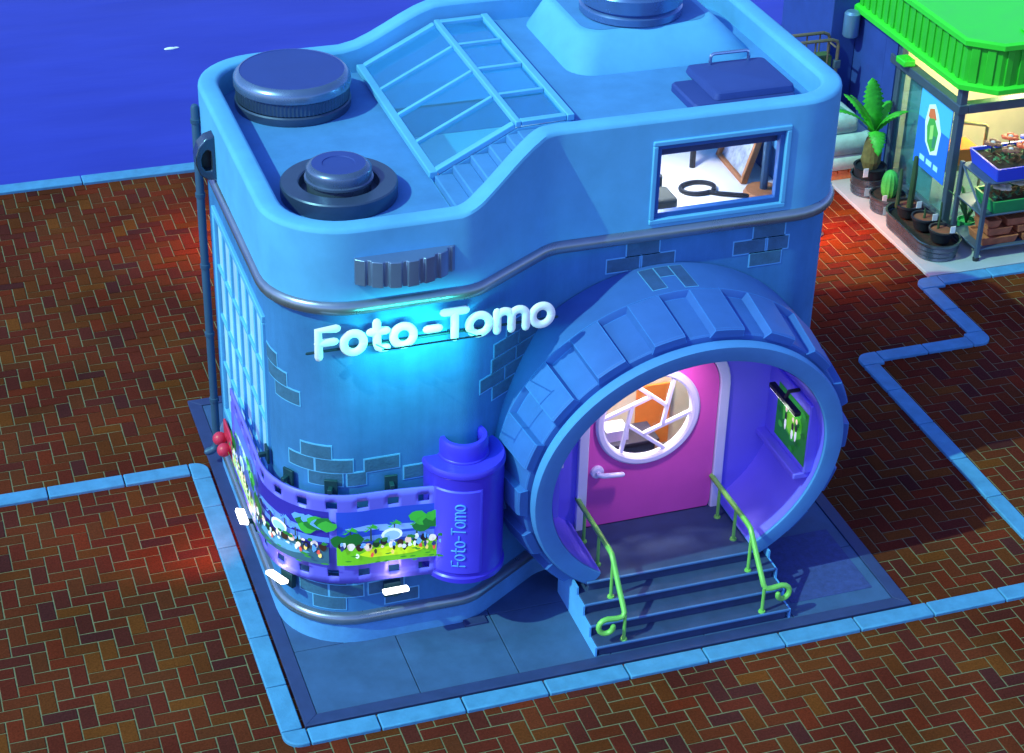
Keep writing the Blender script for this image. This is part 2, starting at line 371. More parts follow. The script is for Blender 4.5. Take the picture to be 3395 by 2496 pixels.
for i in range(-70, 110):
    for j in range(-50, 82):
        k = (i-j-1) % 4
        if k == 0: cx, cy, kind = (i+1)*WX+OX, (j+.5)*WY+OY, 0
        elif k == 3: cx, cy, kind = (i+.5)*WX+OX, (j+1)*WY+OY, 1
        else: continue
        if cy > SEA_Y+.12: continue
        if PAD[0]+.2 < cx < PAD[1]-.2 and PAD[2]+.2 < cy < PAD[3]-.2: continue
        if SHOPSLAB[0]+.25 < cx < SHOPSLAB[1]-.25 and SHOPSLAB[2]+.25 < cy: continue
        u, v, d = project((cx, cy, 0))
        inside = (-20 < u < PW+20 and -20 < v < PH+20)
        cells.append((0 if inside else 1, d, cx, cy, kind))
cells.sort()
mb = MB()
for n, (out, d, cx, cy, kind) in enumerate(cells):
    dz = random.uniform(-.003, .003); rz = random.uniform(-.012, .012)
    if n < 300:
        o = ob('brick', MV if kind else MH, paving, (cx, cy, dz)); o.rotation_euler = (random.uniform(-.01,.01), random.uniform(-.01,.01), rz)
    else:
        gg = GV if kind else GH; cr_, sr_ = math.cos(rz), math.sin(rz)
        mb.add([(cx+x*cr_-y*sr_, cy+x*sr_+y*cr_, z+dz) for x, y, z in gg[0]], gg[1])
o = mb.build('brick_field', BRI, paving, smooth=False); o['kind'] = 'stuff'

# kerbs: every stone its own piece
kerb = struct(ob('kerb', None, None, (0,0,0))); ORG[kerb.name] = Vector((0,0,0))
def kerb_stone(x0, x1, y0, y1, corner=None, z=.045, m_=None):
    gp = .008; x0 += gp; x1 -= gp; y0 += gp; y1 -= gp; mb_ = MB()
    if corner is None: mb_.box(x0, x1, y0, y1, -.06, z)
    else:
        r = .2; pts = []
        for (cx, cy, sx, sy, nm) in ((x0,y0,1,1,'sw'),(x1,y0,-1,1,'se'),(x1,y1,-1,-1,'ne'),(x0,y1,1,-1,'nw')):
            if nm == corner:
                ccx, ccy = cx+sx*r, cy+sy*r; a0 = {'sw':180,'se':270,'ne':0,'nw':90}[nm]
                pts += [(ccx+r*math.cos(R(a0+10*q)), ccy+r*math.sin(R(a0+10*q))) for q in range(10)]
            else: pts.append((cx, cy))
        mb_.prism(pts, -.06, z)
    o = mb_.build('kerb_stone', m_ or KERB, kerb, bevel=.014)
    return o
K, KW = .2904, .26
kerb_stone(-K, 0.0, -K, 0.0-.02, 'sw')
xs = [0.0, .8125]+[.8125+i for i in range(1, 17)]
for a, b_ in zip(xs, xs[1:]): kerb_stone(a, b_, -K, -K+KW)
ys = [-.02]+[.7677+.9326*i for i in range(5)]+[5.17]
for a, b_ in zip(ys, ys[1:]): kerb_stone(-K, -K+KW, a, b_)
kerb_stone(-K, -K+KW, 5.17, 5.566, 'ne')
xs = [-K, -1.1669]+[-1.1669-i for i in range(1, 9)]
for a, b_ in zip(xs, xs[1:]): kerb_stone(b_, a, 5.566-KW, 5.566)
RX = 9.696
ys = [4.5367+.9326*.78]+[4.5367-.9326*i for i in range(0, 5)]+[-.03]
for a, b_ in zip(ys, ys[1:]): kerb_stone(RX, RX+KW, b_, a)
kerb_stone(RX, 10.06, 5.264, 5.60, 'nw')
for a, b_ in ((10.06,10.83),(10.83,11.6)): kerb_stone(a, b_, 5.34, 5.60)
kerb_stone(11.6, 11.95, 5.34, 5.69, 'se')
for a, b_ in ((5.69,6.42),(6.42,7.12)): kerb_stone(11.69, 11.95, a, b_)
kerb_stone(11.69, 12.12, 7.12, 7.45, 'nw')
for i in range(7): kerb_stone(12.12+.87*i, 12.12+.87*(i+1), 7.19, 7.45)
for i in range(-12, 14): kerb_stone(-.42+2.0*i, -.42+2.0*(i+1), SEA_Y-.01, SEA_Y+.3, z=.05)

# paved pad under the studio
pad = struct(ob('pavement', None, None, (0,0,0))); ORG[pad.name] = Vector((0,0,0))
x0, x1, y0, y1 = PAD; bw = .17; zt = .04
for pts in ([(x0,y0),(x1,y0),(x1-bw,y0+bw),(x0+bw,y0+bw)], [(x1,y0),(x1,y1),(x1-bw,y1-bw),(x1-bw,y0+bw)],
            [(x1,y1),(x0,y1),(x0+bw,y1-bw),(x1-bw,y1-bw)], [(x0,y1),(x0,y0),(x0+bw,y0+bw),(x0+bw,y1-bw)]):
    MB().prism(pts, -.05, zt).build('border_slab', BORDER, pad, bevel=.006)
gx = [bw+.003, 1.4, 2.6, 3.75, 4.95, 6.13, 7.644-bw-.003]; gy = [bw+.003, 1.31, 2.5, 3.7, 4.85, 6.0, 7.138-bw-.003]
for i in range(6):
    for j in range(6):
        MB().box(gx[i]+.005, gx[i+1]-.005, gy[j]+.005, gy[j+1]-.005, -.05, .030-.001*((i+j) % 2)).build('paving_slab', SLAB, pad, bevel=.005)
MB().box(6.22, 7.33, .44, 1.72, .02, .037).build('stippled_slab', SLABD, pad, bevel=.004)
MB().box(2.25, 2.53, 1.16, 1.30, .02, .06).build('drain_cover', BORDER, pad, bevel=.008)

# ------------------------------------------------------------------ the camera-shaped studio
ST = thing('photo_studio', (3.7, 3.8, 0.03), 'two storey blue photo studio built in the shape of a giant camera', 'building')
VERT = [((.16,1.27), .90, 1), ((2.35,1.27), .55, 1), ((3.45,1.97), .55, -1), ((7.25,1.97), .75, 1), ((7.25,6.28), .9, 1), ((.16,6.28), .9, 1)]
SUB = {0: [('x', v) for v in (1.4, 1.7)], 1: [('x', v) for v in (2.55, 2.7, 2.85, 3.0, 3.15)],
       2: [('x', v) for v in (4.05, 4.68, 5.5, 6.32)], 3: [('y', v) for v in (3.5, 4.6)],
       4: [('x', v) for v in (5.5, 4.5, 3.5, 3.3, 3.1, 2.9, 2.7, 2.5, 2.3, 2.1)], 5: [('y', v) for v in (5.05, 2.25)]}
def ring(o):
    n = len(VERT); P = [Vector(v[0]) for v in VERT]; lines = []
    for i in range(n):
        d = (P[(i+1) % n]-P[i]).normalized(); nn = Vector((d.y, -d.x)); lines.append((P[i]+nn*o, d))
    pts = []
    for i in range(n):
        (p1, d1), (p2, d2) = lines[i-1], lines[i]
        cr_ = d1.x*d2.y-d1.y*d2.x; tt = ((p2.x-p1.x)*d2.y-(p2.y-p1.y)*d2.x)/cr_; V0 = p1+d1*tt
        r = max(.02, VERT[i][1]+o*VERT[i][2]); th = math.acos(max(-1, min(1, d1.dot(d2)))); L = r*math.tan(th/2)
        a = V0-d1*L; nn = Vector((-d1.y, d1.x))*VERT[i][2]; c_ = a+nn*r; N = 10
        for k in range(N+1):
            ph = th*k/N*VERT[i][2]; v = a-c_
            pts.append((c_.x+v.x*math.cos(ph)-v.y*math.sin(ph), c_.y+v.x*math.sin(ph)+v.y*math.cos(ph)))
        for ax, val in SUB.get(i, []):
            p, d = lines[i]
            s_ = (val-p.x)/d.x if ax == 'x' else (val-p.y)/d.y
            pts.append(tuple(p+d*s_))
    return pts
def strip(mb_, rings, flip=False, hole=None):
    """rings: list of (offset, z or function of x)"""
    RR = []
    for o, z in rings:
        pl = ring(o); RR.append([(x, y, z(x) if callable(z) else z) for x, y in pl])
    n = len(RR[0]); base = len(mb_.v)
    for rr in RR: mb_.v += rr
    for i in range(len(RR)-1):
        for j in range(n):
            if hole and hole(i, j): continue
            q = (base+i*n+j, base+i*n+(j+1) % n, base+(i+1)*n+(j+1) % n, base+(i+1)*n+j)
            mb_.f.append(q[::-1] if flip else q)
    return RR
def shell(mb_, o_out, o_in, levels, holes):
    """double wall with openings: holes = list of (test(midpoint), k0, k1) in level indices"""
    ref = ring(0); n = len(ref)
    def hole(i, j):
        mx, my = (ref[j][0]+ref[(j+1) % n][0])/2, (ref[j][1]+ref[(j+1) % n][1])/2
        return any(k0 <= i < k1 and tst(mx, my) for tst, k0, k1 in holes)
    A = strip(mb_, [(o_out, z) for z in levels], False, hole); B_ = strip(mb_, [(o_in, z) for z in levels], True, hole)
    for i in range(len(levels)-1):
        for j in range(n):
            if not hole(i, j): continue
            j2 = (j+1) % n
            if i == 0 or not hole(i-1, j): mb_.add([A[i][j], A[i][j2], B_[i][j2], B_[i][j]], [(0,1,2,3)])
            if i == len(levels)-2 or not hole(i+1, j): mb_.add([A[i+1][j], A[i+1][j2], B_[i+1][j2], B_[i+1][j]], [(3,2,1,0)])
            if not hole(i, (j-1) % n): mb_.add([A[i][j], A[i+1][j], B_[i+1][j], B_[i][j]], [(3,2,1,0)])
            if not hole(i, j2): mb_.add([A[i][j2], A[i+1][j2], B_[i+1][j2], B_[i][j2]], [(0,1,2,3)])
def ztop(x):
    s_ = max(0, min(1, (x-2.15)/1.2)); s_ = .45*s_+.55*(s_*s_*(3-2*s_)); return 5.53+.50*s_
# lower wall with the side window and the doorway behind the porch
LV = [.40, 1.12, 1.35, 2.9, 4.06, 4.60]
mb = MB()
shell(mb, -.045, -.2, LV, [(lambda x, y: x < .4 and 2.25 < y < 5.05, 1, 4), (lambda x, y: y < 2.2 and 4.05 < x < 5.5, 2, 3)])
wall = mb.build('wall', BODY, ST)
mb = MB(); strip(mb, [(-.045,.0),(.0,.0),(.0,.29),(-.045,.30)]); mb.build('plinth', PLINTH, ST)
def moulding(zc, r, o, name):
    prof = [(o-.05, zc-r*1.05)]+[(o+r*math.cos(R(a))*.8, zc+r*math.sin(R(a))) for a in (-80,-50,-20,10,40,65,85)]+[(o-.05, zc+r*1.02)]
    q = MB(); strip(q, prof); return q.build(name, TRIM, ST, ang=60)
moulding(.375, .075, -.01, 'base_moulding'); moulding(4.585, .085, -.01, 'moulding')
# camera top cover with the viewfinder opening
f1, f2 = (4.76-4.66)/1.37, (5.73-4.66)/1.37
lev = [4.655]+[(lambda x, f=f: 4.655+f*(ztop(x)-.05-4.655)) for f in (.075, .80)]+[lambda x: ztop(x)-.05]
mb = MB()
shell(mb, .0, -.25, lev, [(lambda x, y: y < 2.2 and 4.68 < x < 6.32, 1, 2)])
strip(mb, [(.0, lambda x: ztop(x)-.05), (-.012, lambda x: ztop(x)-.016), (-.05, ztop), (-.20, ztop), (-.238, lambda x: ztop(x)-.016), (-.25, lambda x: ztop(x)-.05)])
strip(mb, [(-.045, 4.655), (.0, 4.655)])
cover = mb.build('top_cover', COVER, ST, ang=50)
# roofs (low left deck, high right deck)
rp = ring(-.13)
def deck(keep, extra, z, name):
    pts = [p for p in rp if keep(*p)]
    # rotate so that the run is contiguous
    idx = [i for i, p in enumerate(rp) if keep(*p)]
    br = next((k for k in range(len(idx)) if idx[k]-idx[k-1] not in (1, 1-len(rp))), 0)
    pts = [rp[i] for i in idx[br:]+idx[:br]]+extra
    return MB().prism(pts, z-.06, z).build(name, ROOF, ST)
ZL, ZH = 5.21, 5.72
yb = 6.15
deck(lambda x, y: x < 2.31, [(2.31, 1.40), (2.31, yb)], ZL, 'low_roof')
deck(lambda x, y: x > 3.96, [(3.96, yb), (3.96, 2.10)], ZH, 'high_roof')
MB().prism([(3.3,2.05),(3.958,2.10),(3.958,2.74),(3.3,2.74)], ZH-.06, ZH).build('roof_strip', ROOF, ST)
MB().slab([(2.32,5.97,ZL-.2),(3.958,5.97,ZL-.2),(3.958,5.97,ZH),(3.3,5.97,ZH),(2.32,5.97,ZL+.04)], (0,.18,0)).build('roof_strip', ROOF, ST)
# roof stairs
for k in range(5):
    xa = 2.32+.21*k; xb = 3.37
    ya = 1.27+max(0, (xa+.21-2.35))*.636+.12
    MB().box(xa, xa+.21 if k < 4 else xb, ya, 2.73, 4.9, ZL+.09+.10*k).build('roof_step', ROOF, ST, bevel=.012)
MB().bar((2.325,2.755,ZL-.10),(2.325,5.96,ZL-.10),.04,.3).build('skylight_curb', COVER, ST)
# skylight: sloping and flat panes between bars
LO, RI, FL = (2.31, 5.30), (3.31, 5.80), (3.94, 5.82)
sk = MB().bar((LO[0],2.74,LO[1]),(LO[0],5.98,LO[1]),.10,.08).build('skylight_frame', COVER, ST, bevel=.01)
MB().bar((RI[0],2.74,RI[1]),(RI[0],5.98,RI[1]),.07,.07).build('ridge_bar', COVER, sk, bevel=.01)
MB().bar((FL[0],2.74,FL[1]-.01),(FL[0],5.98,FL[1]-.01),.09,.08).build('edge_bar', COVER, sk, bevel=.01)
ybars = [2.79, 3.57, 4.36, 5.15, 5.93]
for i, y in enumerate(ybars):
    wd = .09 if i in (0, 4) else .05
    MB().bar((LO[0]+.05,y,LO[1]+.025),(RI[0]-.04,y,RI[1]-.02),wd,.06).build('glazing_bar', COVER, sk, bevel=.008)
    MB().bar((RI[0]+.04,y,RI[1]),(FL[0]-.05,y,FL[1]-.01),wd,.06).build('glazing_bar', COVER, sk, bevel=.008)
for a, b_ in zip(ybars, ybars[1:]):
    MB().slab([(LO[0]+.05,a,LO[1]+.02),(LO[0]+.05,b_,LO[1]+.02),(RI[0],b_,RI[1]-.01),(RI[0],a,RI[1]-.01)], (.005,0,-.012)).build('pane', GLASSS, sk, smooth=False)
    MB().slab([(RI[0],a,RI[1]-.012),(RI[0],b_,RI[1]-.012),(FL[0],b_,FL[1]-.02),(FL[0],a,FL[1]-.02)], (0,0,-.012)).build('pane', GLASSS, sk, smooth=False)
for y in (2.745, 5.965):
    MB().slab([(2.33,y,5.0),(3.95,y,5.0),(3.95,y,FL[1]-.05),(RI[0],y,RI[1]-.05),(2.33,y,LO[1]-.04)], (0,.03,0)).build('skylight_side', COVER, sk)
# dials on the low roof
def dial(name, prof, c, material, n=64, top=None, rib=None):
    o = MB().lathe(prof, c, n, wob=rib).build(name, material, ST, ang=40); return o
d1 = dial('advance_dial', [(0,0),(.695,0),(.708,.03),(.708,.10),(.69,.115),(.69,.12)], (1.285,5.29,ZL), DIAL)
MB().lathe([(.68,.12),(.688,.13),(.688,.27),(.68,.28)], (1.285,5.29,ZL), 180, wob=lambda i, j: 1+.007*(1 if i % 2 else -1)).build('knurled_band', DIAL, d1, ang=20)
MB().lathe([(.70,.28),(.713,.295),(.713,.385),(.70,.41),(.655,.455),(.635,.46)], (1.285,5.29,ZL), 72).build('dial_rim', mat('bright dial rim', lin(.17,.26,.40), .25, .7, var=.05), d1)
MB().lathe([(.635,.46),(.63,.454),(0,.454)], (1.285,5.29,ZL), 64).build('dial_face', DIALTOP, d1)
c2 = (1.21, 2.72, ZL)
d2 = dial('shutter_collar', [(.645,0),(.655,.02),(.655,.175),(.64,.19),(.46,.19),(.445,.175),(.445,.06),(0,.06)], c2, DIAL)
BTN = mat('button steel', lin(.13,.19,.30), .27, .65, var=.06)
MB().lathe([(.36,.06),(.36,.19),(.385,.21),(.385,.24),(.365,.25),(.365,.345),(.355,.365),(.31,.395),(.30,.396)], c2, 56).build('shutter_button', BTN, d2, ang=30)
MB().lathe([(.30,.396),(.185,.396),(.18,.386),(0,.386)], c2, 56).build('button_face', DIALTOP, d2, ang=30)
# front command dial half sunk in the grip
N = 104; cxd, cyd, rd = 1.54, 1.84, .81
pts_o = []
for i in range(N+1):
    a = R(-135+90*i/N)
    per = ((i*6.5/N) % 1.0); rr = rd if .14 < per < .86 else rd-.028
    pts_o.append((cxd+rr*math.cos(a), cyd+rr*math.sin(a)))
mb = MB().prism(pts_o+[(cxd,1.5)], 4.885, 5.19); mb.build('command_dial', mat('dial steel', lin(.17,.26,.44), .32, .55, var=.05), ST, bevel=.012, ang=25)
# viewfinder window
vf = MB()
X0, X1, Z0, Z1 = 4.68, 6.32, 4.755, 5.725
def frame_rect(mb_, x0, x1, z0, z1, t_, y0, y1):
    mb_.box(x0, x1, y0, y1, z0, z0+t_); mb_.box(x0, x1, y0, y1, z1-t_, z1); mb_.box(x0, x0+t_, y0, y1, z0+t_, z1-t_); mb_.box(x1-t_, x1, y0, y1, z0+t_, z1-t_); return mb_
vfo = frame_rect(MB(), X0-.035, X1+.035, Z0-.035, Z1+.035, .06, 1.945, 2.02).build('viewfinder_frame', COVER, ST, bevel=.012)
frame_rect(MB(), X0+.026, X1-.026, Z0+.026, Z1-.026, .06, 1.99, 2.08).build('inner_frame', mat('dark frame blue', lin(.03,.12,.42), .4, .2, var=.06), vfo, bevel=.008)  # inner frame in a darker blue
MB().box(X0+.05, X1-.05, 2.05, 2.06, Z0+.05, Z1-.05).build('pane', GLASSV, vfo, smooth=False)
MB().box(X0+.05, X1-.05, 2.10, 2.20, Z1-.21, Z1-.03).build('reveal_shade', mat('dark reveal shade', lin(.02,.05,.16), .6, var=.05), vfo)  # dark strip put in for the shade under the window head
# finder housing with rewind knob on the high roof
def tpoly(x0, x1, y0, y1, r, z, n=6):
    out = []
    for (cx, cy, a0) in ((x0+r,y0+r,180),(x1-r,y0+r,270),(x1-r,y1-r,0),(x0+r,y1-r,90)):
        out += [(cx+r*math.cos(R(a0+90*k/n)), cy+r*math.sin(R(a0+90*k/n)), z) for k in range(n+1)]
    return out
def loft(rings_, cap=True):
    mb_ = MB(); n = len(rings_[0])
    vs = [p for r_ in rings_ for p in r_]; fs = []
    for i in range(len(rings_)-1):
        for j in range(n): fs.append((i*n+j, i*n+(j+1) % n, (i+1)*n+(j+1) % n, (i+1)*n+j))
    if cap: fs.append(tuple(range((len(rings_)-1)*n, len(rings_)*n)))
    return mb_.add(vs, fs)
ho = loft([tpoly(4.42,6.86,3.98,6.02,.34,ZH-.02), tpoly(4.44,6.84,4.0,6.0,.34,ZH+.03), tpoly(4.63,6.50,4.33,5.9,.30,ZH+.36), tpoly(4.67,6.46,4.37,5.87,.28,ZH+.385), tpoly(4.70,6.43,4.40,5.84,.26,ZH+.388)]).build('finder_housing', COVER, ST, ang=28)
MB().add(tpoly(4.74,6.39,4.44,5.80,.25,ZH+.392), [tuple(range(28))]).build('housing_deck', ROOF, ho)
MB().lathe([(0,0),(.60,0),(.645,.02),(.645,.10),(.615,.13),(.60,.14),(.60,.15),(.65,.17),(.655,.33),(.63,.36),(.60,.37),(.60,.52),(.56,.56),(0,.56)], (5.53,4.98,ZH+.39), 64).build('rewind_knob', mat('rewind knob steel', lin(.11,.22,.46), .24, .65, var=.05), ho, ang=30)
# flash shoe hatch at the front right of the high roof
ha = loft([tpoly(5.72,6.72,2.70,3.60,.06,5.80), tpoly(5.70,6.74,2.68,3.62,.07,5.83), tpoly(5.72,6.72,2.70,3.60,.06,5.90), tpoly(5.75,6.69,2.73,3.57,.05,5.915)]).build('roof_hatch', DIALTOP, ST, ang=28)
loft([tpoly(5.42,6.72,2.62,3.36,.05,ZH), tpoly(5.42,6.72,2.62,3.36,.05,5.80), tpoly(5.44,6.70,2.64,3.34,.05,5.825)]).build('hatch_base', DIALTOP, ha, ang=28)
MB().tube([(5.99,3.52,5.91),(5.99,3.52,6.0),(6.0,3.52,6.03),(6.03,3.52,6.045),(6.45,3.52,6.045),(6.48,3.52,6.03),(6.49,3.52,6.0),(6.49,3.52,5.91)], .022).build('hatch_handle', CHROME, ha)
# exposed bricks on the wall, each let into a pale mortar bed
def wall_bricks(org, ux, nrm, spots, bl=.40, bh=.165):
    """spots: list of (along, z) lower-left corners of bricks on a flat face"""
    ux = Vector(ux); nrm = Vector(nrm)
    for s_, z_, l_ in spots:
        a = Vector(org)+ux*s_
        def quad(e, d): return [a+ux*(-e)+Vector((0,0,z_-e))+nrm*d, a+ux*(l_+e)+Vector((0,0,z_-e))+nrm*d, a+ux*(l_+e)+Vector((0,0,z_+bh+e))+nrm*d, a+ux*(-e)+Vector((0,0,z_+bh+e))+nrm*d]
        o = MB().slab(quad(.016, .004), -nrm*.03).build('mortar', MORTAR, wall, smooth=False)
        MB().slab(quad(0, .008), -nrm*.03).build('brick', BRICKW, wall, bevel=.004, smooth=False)
yR = 1.97+.045
HB = .183
NF = (0,-1,0)
wall_bricks((0,yR,0), (1,0,0), NF, [(4.42,4.32-.0,.40),(4.18,4.32-HB,.40),(4.62,4.32-HB,.40),
            (6.02,4.32,.40),(5.78,4.32-HB,.40),(6.22,4.32-HB,.26),(6.0,4.32-2*HB,.40)])
dS = Vector((1.1,.7,0)).normalized(); nS = Vector((dS.y,-dS.x,0)); oS = Vector((2.35,1.27,0))-nS*.045
wall_bricks(oS, dS, nS, [(.62,3.72,.42),(1.06,3.72,.2),(.40,3.72-HB,.42),(.84,3.72-HB,.4),(.36,3.72-2*HB,.42),(.80,3.72-2*HB,.4),(.16,3.72-3*HB,.42),(.60,3.72-3*HB,.42),(.38,3.72-4*HB,.42),(.82,3.72-4*HB,.3)])
yG = 1.27+.045
wall_bricks((0,yG,0), (1,0,0), NF, [(1.08,2.42,.40),(1.10,.68,.42),(1.30,.50,.40),(1.54,2.24,.38)])
# bricks that bend round the grip's corner
def bent_brick(a0, a1, z_, bh=.165):
    cc = (.16+.90, 1.27+.90)
    def P(a, r, z): return (cc[0]+r*math.cos(R(a)), cc[1]+r*math.sin(R(a)), z)
    for nm, rr, e, mt in (('mortar', .860, .016, MORTAR), ('brick', .864, 0, BRICKW)):
        q = MB(); n = 6; da = math.degrees(e/.87); vs = []
        for k in range(n+1):
            a = a0-da+(a1-a0+2*da)*k/n
            vs += [P(a, rr-.03, z_-e), P(a, rr, z_-e), P(a, rr, z_+bh+e), P(a, rr-.03, z_+bh+e)]
        fs = []
        for k in range(n):
            for m_ in range(4): fs.append((4*k+m_, 4*k+4+m_, 4*k+4+(m_+1) % 4, 4*k+(m_+1) % 4))
        fs += [(0,1,2,3),(4*n+3,4*n+2,4*n+1,4*n)]
        fix_normals(q.add(vs, fs).build(nm, mt, wall))
for a0, a1, z_ in ((222,246,2.62),(210,232,2.44),(234,262,2.44),(228,254,2.26),(258,272,2.26),
                   (180,199,3.62),(184,210,3.44),(196,222,3.26),(230,255,.86),(216,240,.68),(242,268,.68),(228,254,.50)): bent_brick(a0, a1, z_)

# lens barrel porch
CXL, CZL = 4.84, 2.05
LC = (CXL, 0, CZL); LSX = 1.03; LA0, LA1 = R(-55), R(235)
def widen(o):
    ox = ORG[ST.name].x
    ory, orz = ORG[ST.name].y, ORG[ST.name].z
    for v in o.data.vertices:
        x, y, z = v.co.x+ox, v.co.y+ory, v.co.z+orz; k = max(0, min(1.05, (1.97-y)/1.28))
        v.co.y -= k*.15*(z-CZL); v.co.x = CXL-ox+(x-CXL)*(1+(LSX-1))
    return o
lens = MB().lathe([(2.115,2.0),(2.115,1.47),(2.07,1.45),(2.03,1.44),(1.95,.85),(1.935,.835),(1.86,.825),(1.86,.79),(1.865,.73),(1.855,.705),(1.70,.70),(1.68,.71),(1.665,.74)], LC, 120, axis='Y', a0=LA0, a1=LA1).build('lens_barrel', LENS, ST, ang=25); widen(lens)
widen(MB().lathe([(1.865,.805),(1.892,.79),(1.892,.71),(1.87,.682),(1.705,.678),(1.67,.69),(1.658,.73),(1.658,.79)], LC, 120, axis='Y', a0=LA0, a1=LA1).build('lens_rim', RIM, lens, ang=40))
for a_ in (LA0, LA1):
    widen(MB().slab([(CXL+r_*math.cos(a_), y_, CZL+r_*math.sin(a_)) for r_, y_ in ((2.10,1.99),(2.10,1.47),(2.02,1.43),(1.93,.84),(1.88,.80),(1.87,.69),(1.68,.69),(1.66,.75),(1.66,1.95))], (0,0,-.02)).build('barrel_end', RIM, lens))
for k in range(18):
    ac = 90-7.3-20*k; hw = 5.0
    if not -50 < (ac+90) % 360-90 < 230: continue
    q = MB(); vs = []
    for (yy, rl, rh, e) in ((1.49,2.0,2.09,0),(1.45,2.0,2.12,0),(.845,1.92,2.03,0),(.82,1.92,2.01,0)):
        for (da, r_) in ((-hw-.5, rl),(-hw, rh),(-hw/2, rh),(0, rh),(hw/2, rh),(hw, rh),(hw+1.6, rl)):
            a = R(ac+da); vs.append((CXL+r_*math.cos(a), yy, CZL+r_*math.sin(a)))
    fs = [(7*i+j, 7*i+j+1, 7*i+j+8, 7*i+j+7) for i in range(3) for j in range(6)]+[tuple(range(7))[::-1], tuple(range(21,28))]
    fix_normals(widen(q.add(vs, fs).build('rib', LENS, lens, ang=20)))
def tube_brick(a0, a1, y0_, y1_):
    for nm, rr, e, mt in (('mortar', 2.118, .010, MORTAR2), ('brick', 2.122, 0, BRICKL)):
        q = MB(); vs = []; n = 4; de = math.degrees(e/2.17)
        for k in range(n+1):
            a = R(a0-de+(a1-a0+2*de)*k/n)
            for yy, r_ in ((y0_-e, rr-.03),(y0_-e, rr),(y1_+e, rr),(y1_+e, rr-.03)): vs.append((CXL+r_*math.cos(a), yy, CZL+r_*math.sin(a)))
        fs = []
        for k in range(n):
            for m_ in range(4): fs.append((4*k+m_, 4*k+4+m_, 4*k+4+(m_+1) % 4, 4*k+(m_+1) % 4))
        fs += [(0,1,2,3),(4*n+3,4*n+2,4*n+1,4*n)]
        fix_normals(widen(q.add(vs, fs).build(nm, mt, lens)))
for a in ((93.5,98,1.56,1.93),(88.5,93,1.76,1.93),(84,88,1.52,1.93)): tube_brick(*a)
# porch lining, back wall with arched doorway, door with iris porthole
lin_ = widen(MB().lathe([(1.656,.72),(1.656,1.955)], LC, 96, axis='Y', a0=LA0, a1=LA1).build('porch_lining', PORCH, ST, ang=60))
DC = (4.785, 2.12); DX0, DX1, DZ0, DZT, DR = 4.03, 5.72, .60, 3.02, .62
def arch(x0, x1, z0, z1, r, n=10):
    return [(x0,z0),(x1,z0)]+[(x1-r+r*math.cos(R(90*k/n)), z1-r+r*math.sin(R(90*k/n))) for k in range(n+1)]+[(x0+r-r*math.cos(R(90-90*k/n)), z1-r+r*math.sin(R(90-90*k/n))) for k in range(n+1)]
def ray_poly(c, a, poly):
    dx, dz = math.cos(a), math.sin(a); best = 0
    for i in range(len(poly)):
        (x1_, z1_), (x2_, z2_) = poly[i], poly[(i+1) % len(poly)]
        ex, ez = x2_-x1_, z2_-z1_; den = dx*ez-dz*ex
        if abs(den) < 1e-12: continue
        tt = ((x1_-c[0])*ez-(z1_-c[1])*ex)/den; ss = ((x1_-c[0])*dz-(z1_-c[1])*dx)/den
        if tt > 0 and -1e-9 <= ss <= 1+1e-9: best = max(best, tt)
    return best
def radial(c, outer, inner, y0_, y1_, n=120, extra=()):
    """plate between two outlines round c, from y0_ (front) to y1_ (back)"""
    angs = sorted([2*math.pi*k/n for k in range(n)]+[math.atan2(z-c[1], x-c[0]) % (2*math.pi) for x, z in extra])
    q = MB(); vs = []
    for a in angs:
        ro = outer(a) if callable(outer) else ray_poly(c, a, outer); ri = inner(a) if callable(inner) else ray_poly(c, a, inner)
        for yy in (y0_, y1_):
            vs += [(c[0]+ri*math.cos(a), yy, c[1]+ri*math.sin(a)), (c[0]+ro*math.cos(a), yy, c[1]+ro*math.sin(a))]
    N_ = len(angs); fs = []
    for i in range(N_):
        j = (i+1) % N_
        fs += [(4*i,4*i+1,4*j+1,4*j),(4*i+2,4*j+2,4*j+3,4*i+3),(4*i,4*j,4*j+2,4*i+2),(4*i+1,4*i+3,4*j+3,4*j+1)]
    return q.add(vs, fs)
circ = [(CXL+1.70*math.cos(2*math.pi*k/96), CZL+1.70*math.sin(2*math.pi*k/96)) for k in range(96)]
circ = [(CXL+(x-CXL)*LSX, z) for x, z in circ]
dO = arch(DX0, DX1, DZ0-.05, DZT, DR); dF = arch(DX0-.13, DX1+.13, DZ0-.1, DZT+.13, DR+.12)
fix_normals(radial(DC, circ, dF, 1.945, 1.965, 120, [dF[0], dF[1]]).build('porch_wall', PORCH, ST, ang=30))
frm = fix_normals(radial(DC, dF, dO, 1.89, 1.97, 120, [dF[0], dF[1], dO[0], dO[1]]).build('door_frame', WHITE, ST, ang=30, bevel=.012))
door = fix_normals(radial(DC, arch(DX0+.008, DX1-.008, DZ0+.01, DZT-.008, DR), lambda a: .60, 1.925, 1.985, 120, [dO[0], dO[1]]).build('door', DOORM, ST, ang=30))
MB().lathe([(.575,1.99),(.575,1.90),(.60,1.88),(.655,1.88),(.68,1.90),(.68,1.93)], (DC[0],0,DC[1]), 72, axis='Y').build('porthole_ring', WHITE, door)
MB().lathe([(0,1.968),(.60,1.968)], (DC[0],0,DC[1]), 48, axis='Y').build('pane', GLASSV, door)
